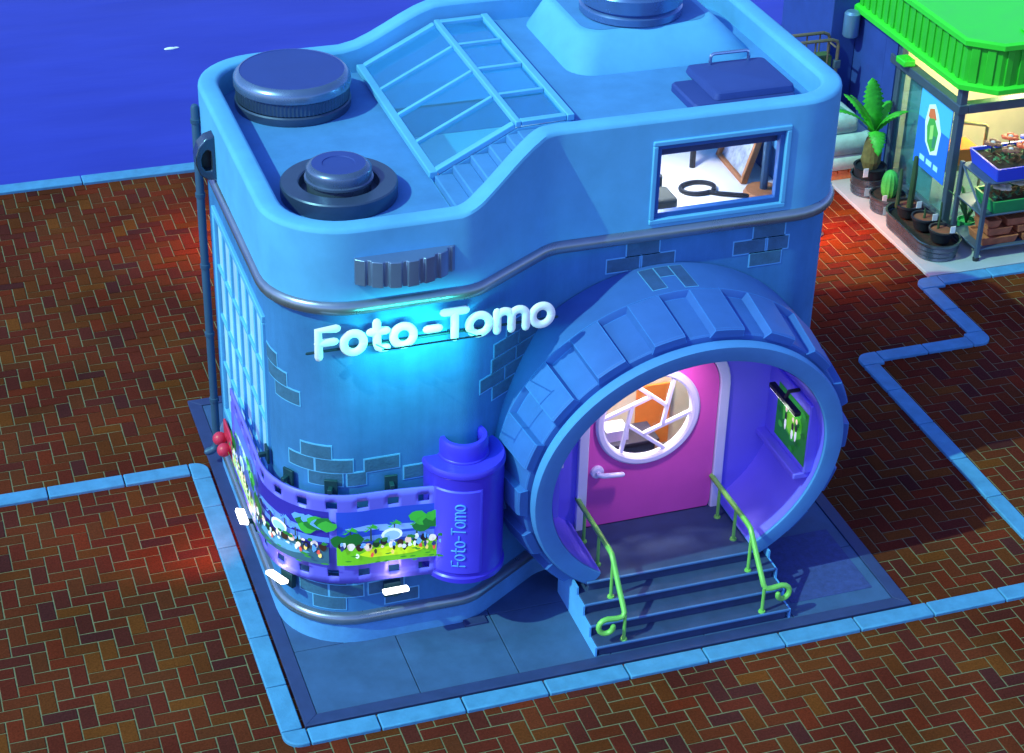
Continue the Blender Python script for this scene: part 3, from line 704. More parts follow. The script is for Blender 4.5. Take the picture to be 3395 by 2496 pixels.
for k in range(6):   # iris blades: each bar runs along a hexagon side and on to the ring
    a = R(20+60*k); a2 = R(20+60*(k+1)); r_ = .27
    p = Vector((DC[0]+r_*math.cos(a), 1.94, DC[1]+r_*math.sin(a))); q2 = Vector((DC[0]+r_*math.cos(a2), 1.94, DC[1]+r_*math.sin(a2)))
    d = (q2-p).normalized(); rel = Vector((q2.x-DC[0], 0, q2.z-DC[1])); bq = rel.dot(d); tt = -bq+math.sqrt(bq*bq-rel.length_squared+.58**2)
    MB().bar(p, q2+d*tt, .045, .05, up=(0,1,0)).build('iris_bar', WHITE, door, bevel=.006)
hd = MB().lathe([(0,-.05),(.07,-.05),(.085,-.035),(.085,0)], (4.155,1.925,1.43), 24, axis='Y').build('door_handle', WHITE, door)
MB().tube([(4.155,1.925,1.43),(4.155,1.83,1.43),(4.20,1.81,1.425),(4.45,1.81,1.40)], .033, 10).build('lever', WHITE, hd)
MB().box(3.66, 3.72, 1.93, 1.944, 1.56, 1.68).build('notice', WHITE, ST)
# poster bay on the right of the porch
pp = MB().box(6.40, 6.64, .84, 1.95, 1.66, 2.62).build('poster_panel', PORCH, lin_, bevel=.015)
MB().box(3.04, 3.26, .84, 1.95, 1.66, 2.62).build('poster_panel', PORCH, lin_, bevel=.015)
MB().box(6.28, 6.52, .86, 1.95, 1.58, 1.659).build('ledge', PORCH, lin_, bevel=.015)
# film-strip and poster pictures: flat prints
def picture(name, shapes, mapper, material, parent, res=6):
    """shapes: (colour sRGB, list of (u,v) outline); later shapes lie a hair further out"""
    q = MB(); q.c = []
    def addpoly(pts, c_, lay):
        vs = [mapper(u, v, lay) for u, v in pts]; q.add(vs, [tuple(range(len(pts)))]); q.c.append(tuple(x/255 for x in c_)+(1,))
    for lay, (c_, pts) in enumerate(shapes):
        us = [p[0] for p in pts]
        # slice into narrow columns so that the print follows a curved film
        u0, u1 = min(us), max(us); n = max(1, int((u1-u0)*res+.999))
        for k in range(n):
            a, b2 = u0+(u1-u0)*k/n, u0+(u1-u0)*(k+1)/n
            cl = clip(clip(pts, a, 1), b2, -1)
            if len(cl) >= 3: addpoly(cl, c_, lay)
    return q.build(name, material, parent, smooth=False)
def clip(pts, a, sg):
    out = []
    for i in range(len(pts)):
        p, q = pts[i], pts[(i+1) % len(pts)]; ip, iq = (p[0]-a)*sg >= 0, (q[0]-a)*sg >= 0
        if ip: out.append(p)
        if ip != iq:
            t_ = (a-p[0])/(q[0]-p[0]); out.append((a, p[1]+(q[1]-p[1])*t_))
    return out
def blob(cx, cy, rx, ry, n=11, j=.18, rnd=None):
    rnd = rnd or random
    return [(cx+rx*(1+rnd.uniform(-j,j))*math.cos(2*math.pi*k/n), cy+ry*(1+rnd.uniform(-j,j))*math.sin(2*math.pi*k/n)) for k in range(n)]
def rect(a, b2, c_, d): return [(a,c_),(b2,c_),(b2,d),(a,d)]
PRN = print_mat('photo print', .4, .28)
def park(seed, skyc, cloudc, grass, leaf, dim=1.0, lawn=(200,235,40)):
    rn = random.Random(seed); f = lambda c_: tuple(min(255, int(x*dim)) for x in c_)
    sh = [(f(skyc), rect(0,1,0,1)), (f(cloudc), blob(.3,.66,.2,.05,rnd=rn)), (f(cloudc), blob(.62,.6,.25,.06,rnd=rn)), (f((90,130,220)), rect(0,1,.40,.50))]
    for k in range(4):   # palms
        x = .12+.2*k+rn.uniform(-.04,.04); h = .58+rn.uniform(0,.12)
        sh.append((f((50,70,60)), [(x-.008,.4),(x+.008,.4),(x+.006,h),(x-.006,h)]))
        for a in range(7):
            an = R(-20+36*a); sh.append((f(leaf), [(x,h+.01),(x+.075*math.cos(an),h+.07*math.sin(an)-.02),(x+.05*math.cos(an+.35),h+.09*math.sin(an+.35)),(x,h+.03)]))
    for k in range(9): sh.append((f([leaf,(35,110,50),(60,160,60)][k % 3]), blob(.74+.035*k*(.9), .72+rn.uniform(-.12,.12), .085, .1, rnd=rn)))
    for k in range(5): sh.append((f((30,100,45)), blob(.02+.035*k, .48+rn.uniform(-.05,.06), .07, .12, rnd=rn)))
    sh.append((f((230,240,250)), blob(.5,.52,.1,.12,14,.03,rn))); sh.append((f((150,190,240)), blob(.5,.5,.075,.09,14,.03,rn)))   # a white garden arch
    sh.append((f(grass), rect(0,1,0,.36))); sh.append((f(lawn), blob(.5,.2,.3,.1,14,.1,rn)))
    for k in range(13):   # clipped shrubs and flower tubs along the lawn
        x = .05+.9*k/12; y = .36+rn.uniform(-.03,.05)
        sh.append((f([(40,35,40),(235,225,215),(60,40,35),(240,200,180),(30,60,40)][k % 5]), blob(x,y,.035,.075,9,.15,rn)))
    for k in range(10): sh.append((f([(250,250,245),(235,90,80),(70,60,60),(250,215,120)][k % 4]), blob(rn.uniform(.08,.95), rn.uniform(.18,.33), .016, .05, 7, .2, rn)))
    for k in range(26): sh.append((f([(225,235,250),(120,170,240),(50,60,120),(245,225,205),(35,30,40),(90,150,230)][k % 6]), blob(rn.uniform(.04,.97), rn.uniform(.26,.50), .012+rn.random()*.014, .02+rn.random()*.05, 7, .3, rn)))
    for k in range(9): sh.append((f((45,120,60)), blob(rn.uniform(.02,.98), .47+rn.uniform(0,.05), .03, .03, 8, .3, rn)))
    for k in range(14): sh.append((f((60,140,50)), blob(rn.uniform(0.03,.97), rn.uniform(.03,.28), .03, .015, 7, .3, rn)))
    return sh
pm = lambda u, v, l: (6.397-.0012*l, 1.68-.82*u, 1.74+.74*v)
rn = random.Random(5); sh = [((30,110,35), rect(0,1,0,1)), ((70,170,40), blob(.5,.55,.32,.3,16,.08,rn)), ((120,200,50), blob(.5,.5,.2,.2,14,.1,rn))]
for k in range(16): sh.append((((35,130,40),(60,160,50),(25,95,35))[k % 3], blob(rn.uniform(.1,.9), rn.uniform(.05,.95), .07, .05, 9, .3, rn)))
for x, y in ((.36,.42),(.60,.38),(.72,.42)): sh += [((240,240,245), blob(x,y,.035,.11,9,.15,rn)), ((40,35,35), blob(x,y+.15,.04,.07,9,.15,rn)), ((235,205,180), blob(x,y+.28,.035,.05,9,.1,rn))]
picture('poster', sh, pm, print_mat('poster print', .4, .25), pp)
lb = MB().box(6.20, 6.28, .85, 1.58, 2.50, 2.56).build('picture_lamp', BLACK, pp, bevel=.01)
MB().tube([(6.24,1.2,2.56),(6.28,1.2,2.64),(6.40,1.2,2.64)], .025).build('lamp_arm', BLACK, lb)
MB().box(6.21, 6.27, .88, 1.55, 2.492, 2.499).build('lamp_tube', LAMPW, lb)
lamp('picture_light', (6.12,1.2,2.42), 1.2, (.8,1,.8), lb, .04)
# porch ceiling lamp
cl = MB().lathe([(0,.0),(.16,.0),(.18,.03),(.18,.08)], (CXL,1.25,3.55), 24).build('porch_lamp', WHITE, lin_)
MB().lathe([(0,-.01),(.14,-.01),(.15,0)], (CXL,1.25,3.55), 24).build('lamp_glass', LAMPW, cl)
lamp('porch_light', (CXL,1.2,3.45), 105, (1,.74,.92), cl, .1, 'SPOT', (4.86,1.97,2.25), 88, 1.0)

# film strip sign that wraps the grip's corner
def filmpath():
    pts = []; o = .11
    y = 3.80
    while y > 2.18: pts.append((.16-o, y)); y -= .09
    cc = (1.06, 2.17)
    for k in range(25):
        a = R(180+90*k/24); pts.append((cc[0]+(.9+o)*math.cos(a), cc[1]+(.9+o)*math.sin(a)))
    x = 1.12
    while x < 1.96:
        pts.append((x, 1.27-o-.10*((x-1.06)/.9)**1.5)); x += .06
    pts.append((1.97, 1.27-o-.105)); return pts
FP = filmpath(); FS = [0]
for a, b_ in zip(FP, FP[1:]): FS.append(FS[-1]+math.hypot(b_[0]-a[0], b_[1]-a[1]))
FLEN = FS[-1]
def fpos(s_, out=0.0):
    s_ = max(0, min(FLEN, s_)); i = 0
    while i < len(FS)-2 and FS[i+1] < s_: i += 1
    t_ = (s_-FS[i])/(FS[i+1]-FS[i]); a, b2 = FP[i], FP[i+1]; dx, dy = b2[0]-a[0], b2[1]-a[1]; L = math.hypot(dx, dy)
    return (a[0]+dx*t_+dy/L*out, a[1]+dy*t_-dx/L*out)
FZ = [1.00, 1.095, 1.195, 2.045, 2.145, 2.235]
pc = [FLEN-.265-.352*k for k in range(12)]; pw = .13
cuts = sorted(set([0, FLEN]+[round(v, 4) for c_ in pc for v in (c_-pw/2, c_+pw/2) if 0 < v < FLEN]+[round(FLEN*k/56, 4) for k in range(1, 56)]))
mb = MB(); n = len(cuts)
for z in FZ:
    for s_ in cuts: p = fpos(s_); mb.v.append((p[0], p[1], z))
for i in range(len(FZ)-1):
    for j in range(n-1):
        mid = (cuts[j]+cuts[j+1])/2
        if i in (1, 3) and any(abs(mid-c_) < pw/2 for c_ in pc): continue
        mb.f.append((i*n+j, i*n+j+1, (i+1)*n+j+1, (i+1)*n+j))
film = mb.build('film_sign', FILM, ST, solid=.028, ang=50)
PL = 1.25
for k, shp in enumerate((park(3,(40,70,190),(120,160,235),(110,190,40),(60,170,60)), park(11,(48,42,150),(95,130,225),(55,95,120),(95,150,225),1.0,(90,150,190)), park(23,(85,110,225),(190,215,245),(170,205,130),(130,200,130),1.0,(235,240,170)))):
    s1 = FLEN-.02-(PL+.085)*k; s0 = s1-PL
    picture('picture', shp, lambda u, v, l, s0=s0: (lambda p: (p[0], p[1], 1.295+.715*v))(fpos(s0+PL*u, .0165+.0009*l)), PRN, film, res=22)
# canister
CC = (2.24, 1.30); CR = .475
def cpt(ph, r, z): return (CC[0]+r*math.sin(R(ph)), CC[1]-r*math.cos(R(ph)), z)
can = MB().lathe([(0,.95),(.455,.95),(.495,.97),(.495,1.03),(.475,1.05),(.475,2.40),(.49,2.42),(.49,2.47),(.47,2.50),(0,2.50)], (CC[0],CC[1],0), 64).build('film_canister', CAN, ST, ang=35)
MB().lathe([(.21,2.50),(.21,2.70),(.225,2.73),(.265,2.73),(.28,2.70),(.28,2.52),(.30,2.50)], (CC[0],CC[1],0), 40, a0=R(165), a1=R(395)).build('spool_neck', CAN, can, solid=.012)
q = MB(); vs = []; n = 20
for k in range(n+1):
    ph = -62+74*k/n; r_ = .492 if 0 < k < n else .47
    for z in (1.09, 1.11, 2.24, 2.26): vs.append(cpt(ph, r_ if z in (1.11, 2.24) else .47, z))
q.add(vs, [(4*k+m_, 4*k+4+m_, 4*k+5+m_, 4*k+1+m_) for k in range(n) for m_ in range(3)]); lab = q.build('label_panel', mat('label blue', lin(.085,.06,.80), .4, var=.04), can, ang=40)
# stroke lettering
def arc_(cx, cy, rx, ry, a0, a1, n=14): return [(cx+rx*math.cos(R(a0+(a1-a0)*k/n)), cy+ry*math.sin(R(a0+(a1-a0)*k/n))) for k in range(n+1)]
GLY = {'F': (.58, [[(0,0),(0,1),(.58,1)], [(0,.52),(.50,.52)]]),
       'o': (.70, [arc_(.35,.36,.35,.36,0,360,28)]),
       't': (.56, [[(.22,1),(.22,.18),(.26,.06),(.36,0),(.54,0)], [(0,.66),(.54,.66)]]),
       '-': (.42, [[(0,.45),(.42,.45)]]),
       'T': (.72, [[(0,1),(.72,1)], [(.36,1),(.36,0)]]),
       'm': (1.0, [[(0,0),(0,.72)], [(0,.48)]+arc_(.25,.48,.25,.24,180,0,10)+[(.5,0)], [(.5,.48)]+arc_(.75,.48,.25,.24,180,0,10)+[(1.0,0)]])}
SX = [('F',.525,.725),('o',.80,1.02),('t',1.10,1.28),('o',1.355,1.58),('-',1.735,1.865),('T',1.925,2.17),('o',2.215,2.445),('m',2.535,2.87),('o',2.945,3.165)]
sg = MB().tube([(.45,1.25,4.12),(3.3,1.25,4.12)], .016, 8).build('sign_rod', IRON, ST)
for x in (.62, 1.3, 2.05): MB().tube([(x,1.25,4.12),(x,1.33,4.12)], .012, 6).build('rod_bracket', IRON, sg)
for ch, xa, xb in SX:
    wd, strokes = GLY[ch]; q = MB()
    for st_ in strokes: q.tube([(xa+.045+(xb-xa)*x/wd, 1.20, 4.085+.325*y) for x, y in st_], .049, 10, flat=(1.20, .62))
    q.build('letter', WHITE2, sg, ang=50)
# the same name running up the canister label
adv = 0.0; total = sum(GLY[c_][0]+.24 for c_ in 'Foto-Tomo')-.24; hgt = .155; sc_ = .86/total
for ch in 'Foto-Tomo':
    wd, strokes = GLY[ch]; q = MB()
    for st_ in strokes:
        # text x runs upwards (z), text y runs to the left round the can
        q.tube([cpt(-14-math.degrees(hgt*(y)/.5)+0, .4955, 1.22+sc_*(adv+x)) for x, y in st_], .011, 6)
    q.build('letter', CANTXT, lab); adv += wd+.24
# brackets and lamps of the film sign
def bracket(s_, z_, out=.05):
    a = fpos(s_, -.115); b2 = fpos(s_, .0); q = MB()
    q.bar((a[0],a[1],z_-.06),(b2[0],b2[1],z_-.06),.05,.05); q.bar((a[0],a[1],z_-.06),(a[0]+(b2[0]-a[0])*.25,a[1]+(b2[1]-a[1])*.25,z_-.06),.15,.2)
    return q.build('bracket', IRON, film, bevel=.006)
for s_ in (FLEN-.62, FLEN-1.34, FLEN-1.95, FLEN-2.55): bracket(s_, 2.33)
def film_lamp(p, nx, ny, watts):
    tx, ty = -ny, nx; c_ = Vector((p[0], p[1], 0)); nv = Vector((nx, ny, 0)); tv = Vector((tx, ty, 0))
    q = MB(); a = c_-nv*.13+Vector((0,0,.80)); q.bar(a, a+nv*.06, .20, .20)
    q.bar(a+Vector((0,0,-.02)), a+nv*.2+Vector((0,0,.03)), .05, .05)
    L = q.build('film_lamp', IRON, film, bevel=.006)
    ctr = c_+nv*.07+Vector((0,0,.895))
    q = MB(); q.bar(ctr-tv*.15, ctr+tv*.15, .11, .05, up=(nv*-.35+Vector((0,0,1)))); q.build('lamp_head', LAMPW, L, bevel=.012)
    lamp('film_light', tuple(ctr+nv*.02+Vector((0,0,.06))), watts, (1,.72,.66), L, .08, 'SPOT', tuple(c_-nv*.06+Vector((0,0,1.6))), 150, 1.0)
    return L
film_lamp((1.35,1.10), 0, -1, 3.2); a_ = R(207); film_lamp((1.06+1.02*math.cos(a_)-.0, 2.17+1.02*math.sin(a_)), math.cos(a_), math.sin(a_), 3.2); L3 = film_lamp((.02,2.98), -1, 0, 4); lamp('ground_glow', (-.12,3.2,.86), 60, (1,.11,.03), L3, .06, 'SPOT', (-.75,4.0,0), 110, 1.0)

# side window: lattice of bars over lit panes
wn = MB()
YW0, YW1, ZW0, ZW1 = 2.25, 5.05, 1.12, 4.06
def framex(mb_, y0_, y1_, z0_, z1_, t_, xa, xb):
    mb_.box(xa, xb, y0_, y1_, z0_, z0_+t_); mb_.box(xa, xb, y0_, y1_, z1_-t_, z1_); mb_.box(xa, xb, y0_, y0_+t_, z0_+t_, z1_-t_); mb_.box(xa, xb, y1_-t_, y1_, z0_+t_, z1_-t_); return mb_
win = framex(MB(), YW0-.03, YW1+.03, ZW0-.03, ZW1+.03, .09, .165, .235).build('side_window', COVER, ST, bevel=.01)
PANE = mat('lit window pane', lin(.22,.46,.66), .35, var=.35, scale=1.1, emit=lin(.45,.80,1.0), estr=.20)
ncol, nrow = 6, 4
for i in range(1, ncol):
    y = YW0+.06+(YW1-YW0-.12)*i/ncol; MB().box(.18,.225,y-.022,y+.022,ZW0+.06,ZW1-.06).build('mullion', COVER, win, bevel=.005)
for j in range(1, nrow):
    z = ZW0+.06+(ZW1-ZW0-.12)*j/nrow; MB().box(.183,.222,YW0+.06,YW1-.06,z-.022,z+.022).build('transom', COVER, win, bevel=.005)
for i in range(ncol):
    for j in range(nrow):
        ya = YW0+.06+(YW1-YW0-.12)*i/ncol; yb_ = YW0+.06+(YW1-YW0-.12)*(i+1)/ncol; za = ZW0+.06+(ZW1-ZW0-.12)*j/nrow; zb = ZW0+.06+(ZW1-ZW0-.12)*(j+1)/nrow
        MB().box(.215,.225,ya+.022,yb_-.022,za+.022,zb-.022).build('pane', PANE, win, smooth=False)
# drainpipe on the left wall
PY = 5.48
dp = MB().tube([(.11,PY,5.22),(.11,PY,.42),(.105,PY,.34),(.08,PY,.28),(.03,PY,.25),(-.02,PY,.24)], .052, 12).build('drainpipe', PIPE, ST)
for z in (5.05, 4.05, 3.05, 2.05, 1.05): MB().lathe([(.052,-.03),(.064,-.025),(.064,.025),(.052,.03)], (.11,PY,z), 14).build('pipe_collar', PIPE, dp)
# strap lug high on the left side
lugO = [(.17,4.70),(.17,5.27),(.06,5.24),(-.03,5.15),(-.075,5.02),(-.07,4.90),(-.03,4.78),(.06,4.71)]
lugI = [(.11,4.83),(.11,5.07),(.06,5.10),(.015,5.05),(-.008,4.98),(.0,4.89),(.04,4.83)]
lg = fix_normals(radial((.06,4.95), lugO[::-1], lugI[::-1], 4.50, 4.70, 60).build('strap_lug', mat('lug steel', lin(.07,.11,.17), .25, .75, var=.06), ST, ang=30, bevel=.02))
MB().box(-.01,.12,4.60,4.62,4.82,5.10).build('lug_web', BLACK, lg)
# twin red hose inlet low on the left wall
hi = MB().box(.145,.185,4.40,5.10,.62,.98).build('inlet_plate', REDM, ST, bevel=.02)
for y in (4.94, 4.66):
    MB().tube([(.16,y,.78),(.09,y,.78)], .06, 12).build('inlet_neck', REDM, hi); MB().ball((.06,y,.775), .092, 16, 12).build('inlet_cap', REDM, hi)

# inside: floors, partition, lamps and the few things one sees through the panes
fl2 = MB().prism(ring(-.21), 4.10, 4.20).build('upper_floor', FLOORW, ST)
fl1 = MB().prism(ring(-.21), .50, .58).build('lower_floor', WOOD, ST)
MB().box(3.2,6.8,3.0,3.05,.58,4.09).build('partition', CREAM, ST)
pl = MB().lathe([(0,.0),(.14,.0),(.16,.05),(.05,.09),(0,.09)], (5.3,3.6,5.50), 20).build('ceiling_lamp', WHITE, ST)
MB().lathe([(0,-.012),(.13,-.012),(.14,0)], (5.3,3.6,5.50), 20).build('lamp_glass', LAMPW, pl)
lamp('studio_light', (5.3,3.6,5.40), 110, (1,.97,.95), pl, .15)
pl2 = MB().lathe([(0,.0),(.14,.0),(.16,.05),(.05,.09),(0,.09)], (4.7,2.5,3.6), 20).build('ceiling_lamp', WHITE, ST)
MB().lathe([(0,-.012),(.13,-.012),(.14,0)], (4.7,2.5,3.6), 20).build('lamp_glass', LAMPW, pl2)
lamp('lobby_light', (4.7,2.5,3.5), 230, (1,.86,.66), pl2, .12)

# ---------------------------------------------------------------- entrance steps
EN = thing('entrance_steps', (4.81,.9,.03), 'slate blue entrance steps with landing leading into the round porch', 'steps')
for k in range(3):
    ya = .174+.23*k; z1 = .03+.143*(k+1)
    st_ = MB().box(3.60,6.03,ya+.03,1.3,.02 if k == 0 else .03+.143*k-.01,z1-.045).build('riser', STEP, EN, bevel=.006)
    MB().box(3.57,6.06,ya,1.3,z1-.045,z1).build('tread', STEP, EN, bevel=.012)
MB().box(3.70,5.90,.89,2.2,.4,.555).build('riser', STEP, EN, bevel=.006)
MB().box(3.68,5.92,.865,1.93,.555,.60).build('landing', STEP, EN, bevel=.012)
NOSE = mat('pale step edge', lin(.055,.15,.40), .5, var=.08)
for ya, xa, xb, zz in ((.174,3.57,6.06,.173),(.404,3.57,6.06,.316),(.634,3.57,6.06,.459),(.865,3.68,5.92,.60)): MB().box(xa-.002,xb+.002,ya-.006,ya+.022,zz-.02,zz+.004).build('nosing', NOSE, EN, bevel=.004)
for x in (3.545, 6.06):
    MB().slab([(x,.19,.02),(x,1.5,.02),(x,1.5,.56),(x,.86,.56),(x,.86,.45),(x,.63,.45),(x,.63,.31),(x,.40,.31),(x,.40,.165),(x,.19,.165)], (.024,0,0)).build('side_panel', SIDE, EN)
# ---------------------------------------------------------------- handrails
def handrail(x, sg_, label):
    T = thing('handrail', (x, .95, .6), label, 'handrail', 'handrails beside the entrance steps')
    Y0 = .24
    path = [(x,1.93,1.06),(x,1.2,1.07),(x,.85,1.075),(x,.74,1.06),(x,.68,1.0),(x,.5,.80),(x,.32,.62),(x,.26,.555),(x+sg_*.03,Y0,.515),(x+sg_*.10,Y0,.505),(x+sg_*.22,Y0,.52)]
    for k in range(12):
        a = R(90-25*k); path.append((x+sg_*(.25+.085*math.cos(a)), Y0-.005*k, .43+.085*math.sin(a)))
    MB().tube(path, .034, 10).build('rail', RAIL, T)
    for y, z0_, z1_ in ((1.66,.60,1.06),(1.17,.60,1.07),(.70,.459,1.03),(.235,.173,.53)):
        p = MB().tube([(x,y,z0_),(x,y,z1_)], .022, 8, cap=False).build('post', RAIL, T)
        MB().lathe([(0,.02),(.04,.02),(.045,0)], (x,y,z0_), 14).build('base_plate', RAIL, p)
    return T
handrail(3.92, -1, 'green enamel handrail on the left of the steps, nearer the film canister')
handrail(5.715, 1, 'green enamel handrail on the right of the steps, curling towards the dark slab')

# ---------------------------------------------------------------- things inside the studio
T = thing('leaning_frame', (6.8,4.0,4.2), 'wooden picture frame leaning on the wall behind the viewfinder window', 'frame')
fr = MB(); A_, B_2, C_ = Vector((6.62,3.62,4.21)), Vector((6.66,4.45,4.21)), Vector((.30,.02,.95))
fr.bar(A_, B_2, .05, .09); fr.bar(A_+C_, B_2+C_, .05, .09); fr.bar(A_, A_+C_, .05, .09); fr.bar(B_2, B_2+C_, .05, .09); fr.build('frame', WOOD, T, bevel=.008)
MB().slab([A_+Vector((.02,0,0)), B_2+Vector((.02,0,0)), B_2+C_+Vector((.02,0,0)), A_+C_+Vector((.02,0,0))], (.02,0,0)).build('picture', mat('faded picture', lin(.45,.5,.6), .6, var=.5, scale=5), T)
T = thing('light_stand', (6.8,3.25,4.2), 'grey studio light stand at the right of the viewfinder window', 'light stand')
MB().tube([(6.75,3.3,4.2),(6.75,3.3,5.6)], .05).build('pole', PIPE, T); MB().lathe([(0,0),(.25,0),(.22,.06),(0,.08)], (6.75,3.3,4.2), 20).build('base', WOOD, T); MB().tube([(6.75,3.3,5.3),(6.95,3.0,5.0)], .035).build('arm', PIPE, T)
T = thing('grey_chair', (5.27,3.3,4.2), 'grey upholstered seat low in the left of the viewfinder window', 'chair')
MB().box(5.05,5.50,3.05,3.45,4.28,4.42).build('seat', GREYF, T, bevel=.04); MB().box(5.02,5.46,3.45,3.53,4.32,4.56).build('backrest', GREYF, T, bevel=.04)
for x in (5.10,5.45):
    for y in (3.1,3.42): MB().box(x-.02,x+.02,y-.02,y+.02,4.2,4.3).build('leg', BLACK, T)
c_ = MB().tube([(6.0+.22*math.cos(R(a)),3.62+.16*math.sin(R(a)),4.23) for a in range(-40,310,14)]+[(6.2,3.4,4.23),(6.5,3.25,4.23)], .03, 8).build('cable', BLACK, origin=(6.1,3.5,4.2)); tag(c_, 'black cable looped on the white studio floor', 'cable')
T = thing('round_stool', (6.2,4.25,4.2), 'pink round stool seen at the top of the viewfinder window', 'stool')
MB().lathe([(.05,.42),(.14,.40),(.19,.42),(.19,.50),(.16,.52),(.0,.51)], (6.2,4.25,4.2), 24).build('seat', PINK, T); MB().tube([(6.2,4.25,4.2),(6.2,4.25,4.62)], .04).build('leg', BLACK, T)
T = thing('reception_counter', (4.8,2.9,.58), 'dark counter seen low in the round door window', 'counter')
MB().box(4.3,5.15,2.45,2.8,.58,1.37).build('front', INK, T, bevel=.01); MB().box(4.26,5.19,2.41,2.84,1.37,1.41).build('top', INK, T, bevel=.01)
op = MB().box(5.08,5.55,2.96,2.99,.95,1.85).build('wall_print', ORANGE, origin=(5.3,2.98,1.4)); tag(op, 'orange wall print seen through the round door window', 'print')
sb = MB(); sb.box(4.5,4.8,2.5,2.75,1.41,1.56); sb.build('paper_stack', WHITE, origin=(4.65,2.62,1.41)); tag(bpy.data.objects['paper_stack'], 'white stack of papers on the dark counter inside the door', 'papers')

# slim cyan lamp bar added to wash the wall behind the lettering
dl = MB().bar((1.15,.74,4.34),(2.25,.74,4.34),.014,.014).build('added_sign_lamp', IRON, sg)
for x in (1.2, 2.2): MB().tube([(x,.74,4.34),(x,1.25,4.12)], .007, 6).build('lamp_arm', IRON, dl)  # arms of the added sign lamp
la = lamp('added_sign_light', (1.62,.755,4.33), 26, (.06,1.0,.74), dl, 1.15, 'AREA', (1.62,1.4,3.72)); la.data.shape = 'RECTANGLE'; la.data.size_y = .03

# ---------------------------------------------------------------- garden shop on the right
struct(MB().box(SHOPSLAB[0],SHOPSLAB[1],SHOPSLAB[2],SHOPSLAB[3],-.05,.05).build('shop_floor', mat('white shop floor', lin(.34,.38,.44), .6, var=.08), None, bevel=.01))
GREEN = mat('green painted sheet', lin(.032,.47,.028), .45, var=.08, coat=.1); GREENL = mat('bright green edge', lin(.04,.62,.036), .4, var=.05)
STEEL = mat('dark steel frame', lin(.085,.125,.20), .4, .4, var=.1); WINGM = mat('deep blue render', lin(.020,.055,.30), .75, var=.12)
SH = thing('garden_shop', (14.5,10.5,.05), 'garden shop with a bright green ribbed roof and glazed front', 'shop')
SXL, SYF = 12.95, 8.80
for (x, y) in ((SXL,SYF),(SXL,10.78),(17.5,SYF)): MB().box(x,x+.13,y,y+.13,.05,2.62).build('pillar', STEEL, SH, bevel=.012)
MB().box(SXL-.03,SXL+.15,SYF-.03,11.1,2.16,2.32).build('beam', STEEL, SH, bevel=.012); MB().box(SXL+.151,18.4,SYF-.03,SYF+.15,2.16,2.32).build('beam', STEEL, SH, bevel=.012)
MB().box(SXL,SXL+.12,SYF+.131,10.779,.05,.26).build('sill', STEEL, SH, bevel=.01)
MB().box(SXL+.05,SXL+.065,SYF+.131,10.779,.26,2.16).build('pane', GLASSC, SH, smooth=False)
MB().box(SXL+.131,13.9,SYF+.05,SYF+.065,.2,1.2).build('pane', GLASSC, SH, smooth=False)
MB().box(SXL+.131,13.9,SYF+.02,SYF+.1,.05,.2).build('sill', STEEL, SH, bevel=.01)
MB().box(13.1,18.4,11.2,11.3,.05,2.6).build('back_wall', CREAM, SH); MB().box(18.3,18.4,8.9,11.2,.05,2.6).build('side_wall', CREAM, SH)
MB().box(12.44,12.95,12.4,14.3,.02,3.5).build('side_wing', WINGM, SH, bevel=.02); MB().box(12.952,18.4,11.35,14.3,.02,2.58).build('rear_wing', WINGM, SH); MB().box(12.955,13.09,10.95,11.349,.02,2.58).build('wing_return', WINGM, SH)
def oct_(i, z): x0_, y0_ = 12.90+i, 8.42+i; return [(x0_,8.80+i*.4,z),(13.36+i*.4,y0_,z),(18.6,y0_,z),(18.6,14.1,z),(x0_,14.1,z)]
rf = loft([oct_(0,2.60), oct_(-.05,2.62), oct_(-.05,2.70), oct_(0,2.73), oct_(.05,2.735)]).build('roof', GREENL, SH, ang=30)
loft([oct_(.05,2.60), oct_(.05,3.36)]).build('roof_side', GREEN, rf)
loft([oct_(.05,3.34), oct_(-.03,3.36), oct_(-.03,3.44), oct_(.02,3.47), oct_(.12,3.47), oct_(.14,3.40)]).build('roof_edge', GREENL, rf, ang=30)
for k in range(24):
    y = 8.95+.22*k; MB().slab([(12.955,y,2.735),(12.955,y+.10,2.735),(12.955,y+.10,3.35),(12.955,y,3.35)], (-.035,0,0)).build('roof_rib', GREEN, rf, bevel=.008)
dC = Vector((13.38-12.95,8.47-8.82,0)); 
for k in range(2):
    a = Vector((12.95,8.82,0))+dC*(.12+.45*k); b2 = a+dC*.25; nv = Vector((dC.y,-dC.x,0)).normalized()*.035
    MB().slab([a+Vector((0,0,2.735)), b2+Vector((0,0,2.735)), b2+Vector((0,0,3.35)), a+Vector((0,0,3.35))], nv).build('roof_rib', GREEN, rf, bevel=.008)
for k in range(14):
    x = 13.46+.24*k; MB().box(x,x+.11,8.435,8.48,2.735,3.35).build('roof_rib', GREEN, rf, bevel=.008)
MB().lathe([(0,0),(.13,0),(.15,.02),(.15,.03),(0,.03)], (14.15,9.0,3.40), 20).build('roof_vent', GREENL, rf)
MB().box(12.80,13.02,10.42,10.72,2.33,2.44).build('gutter_end', GREENL, SH, bevel=.02)
MB().lathe([(0,-.22),(.12,-.22),(.14,-.19),(.14,.20),(.10,.24),(0,.24)], (12.74,12.24,2.42), 24).build('wall_canister', mat('pale steel canister', lin(.14,.28,.50), .35, .4, var=.08), SH)
pmap = lambda u, v, l: (12.99-.0012*l, 10.05-1.02*u, .78+1.36*v)
rn = random.Random(9)
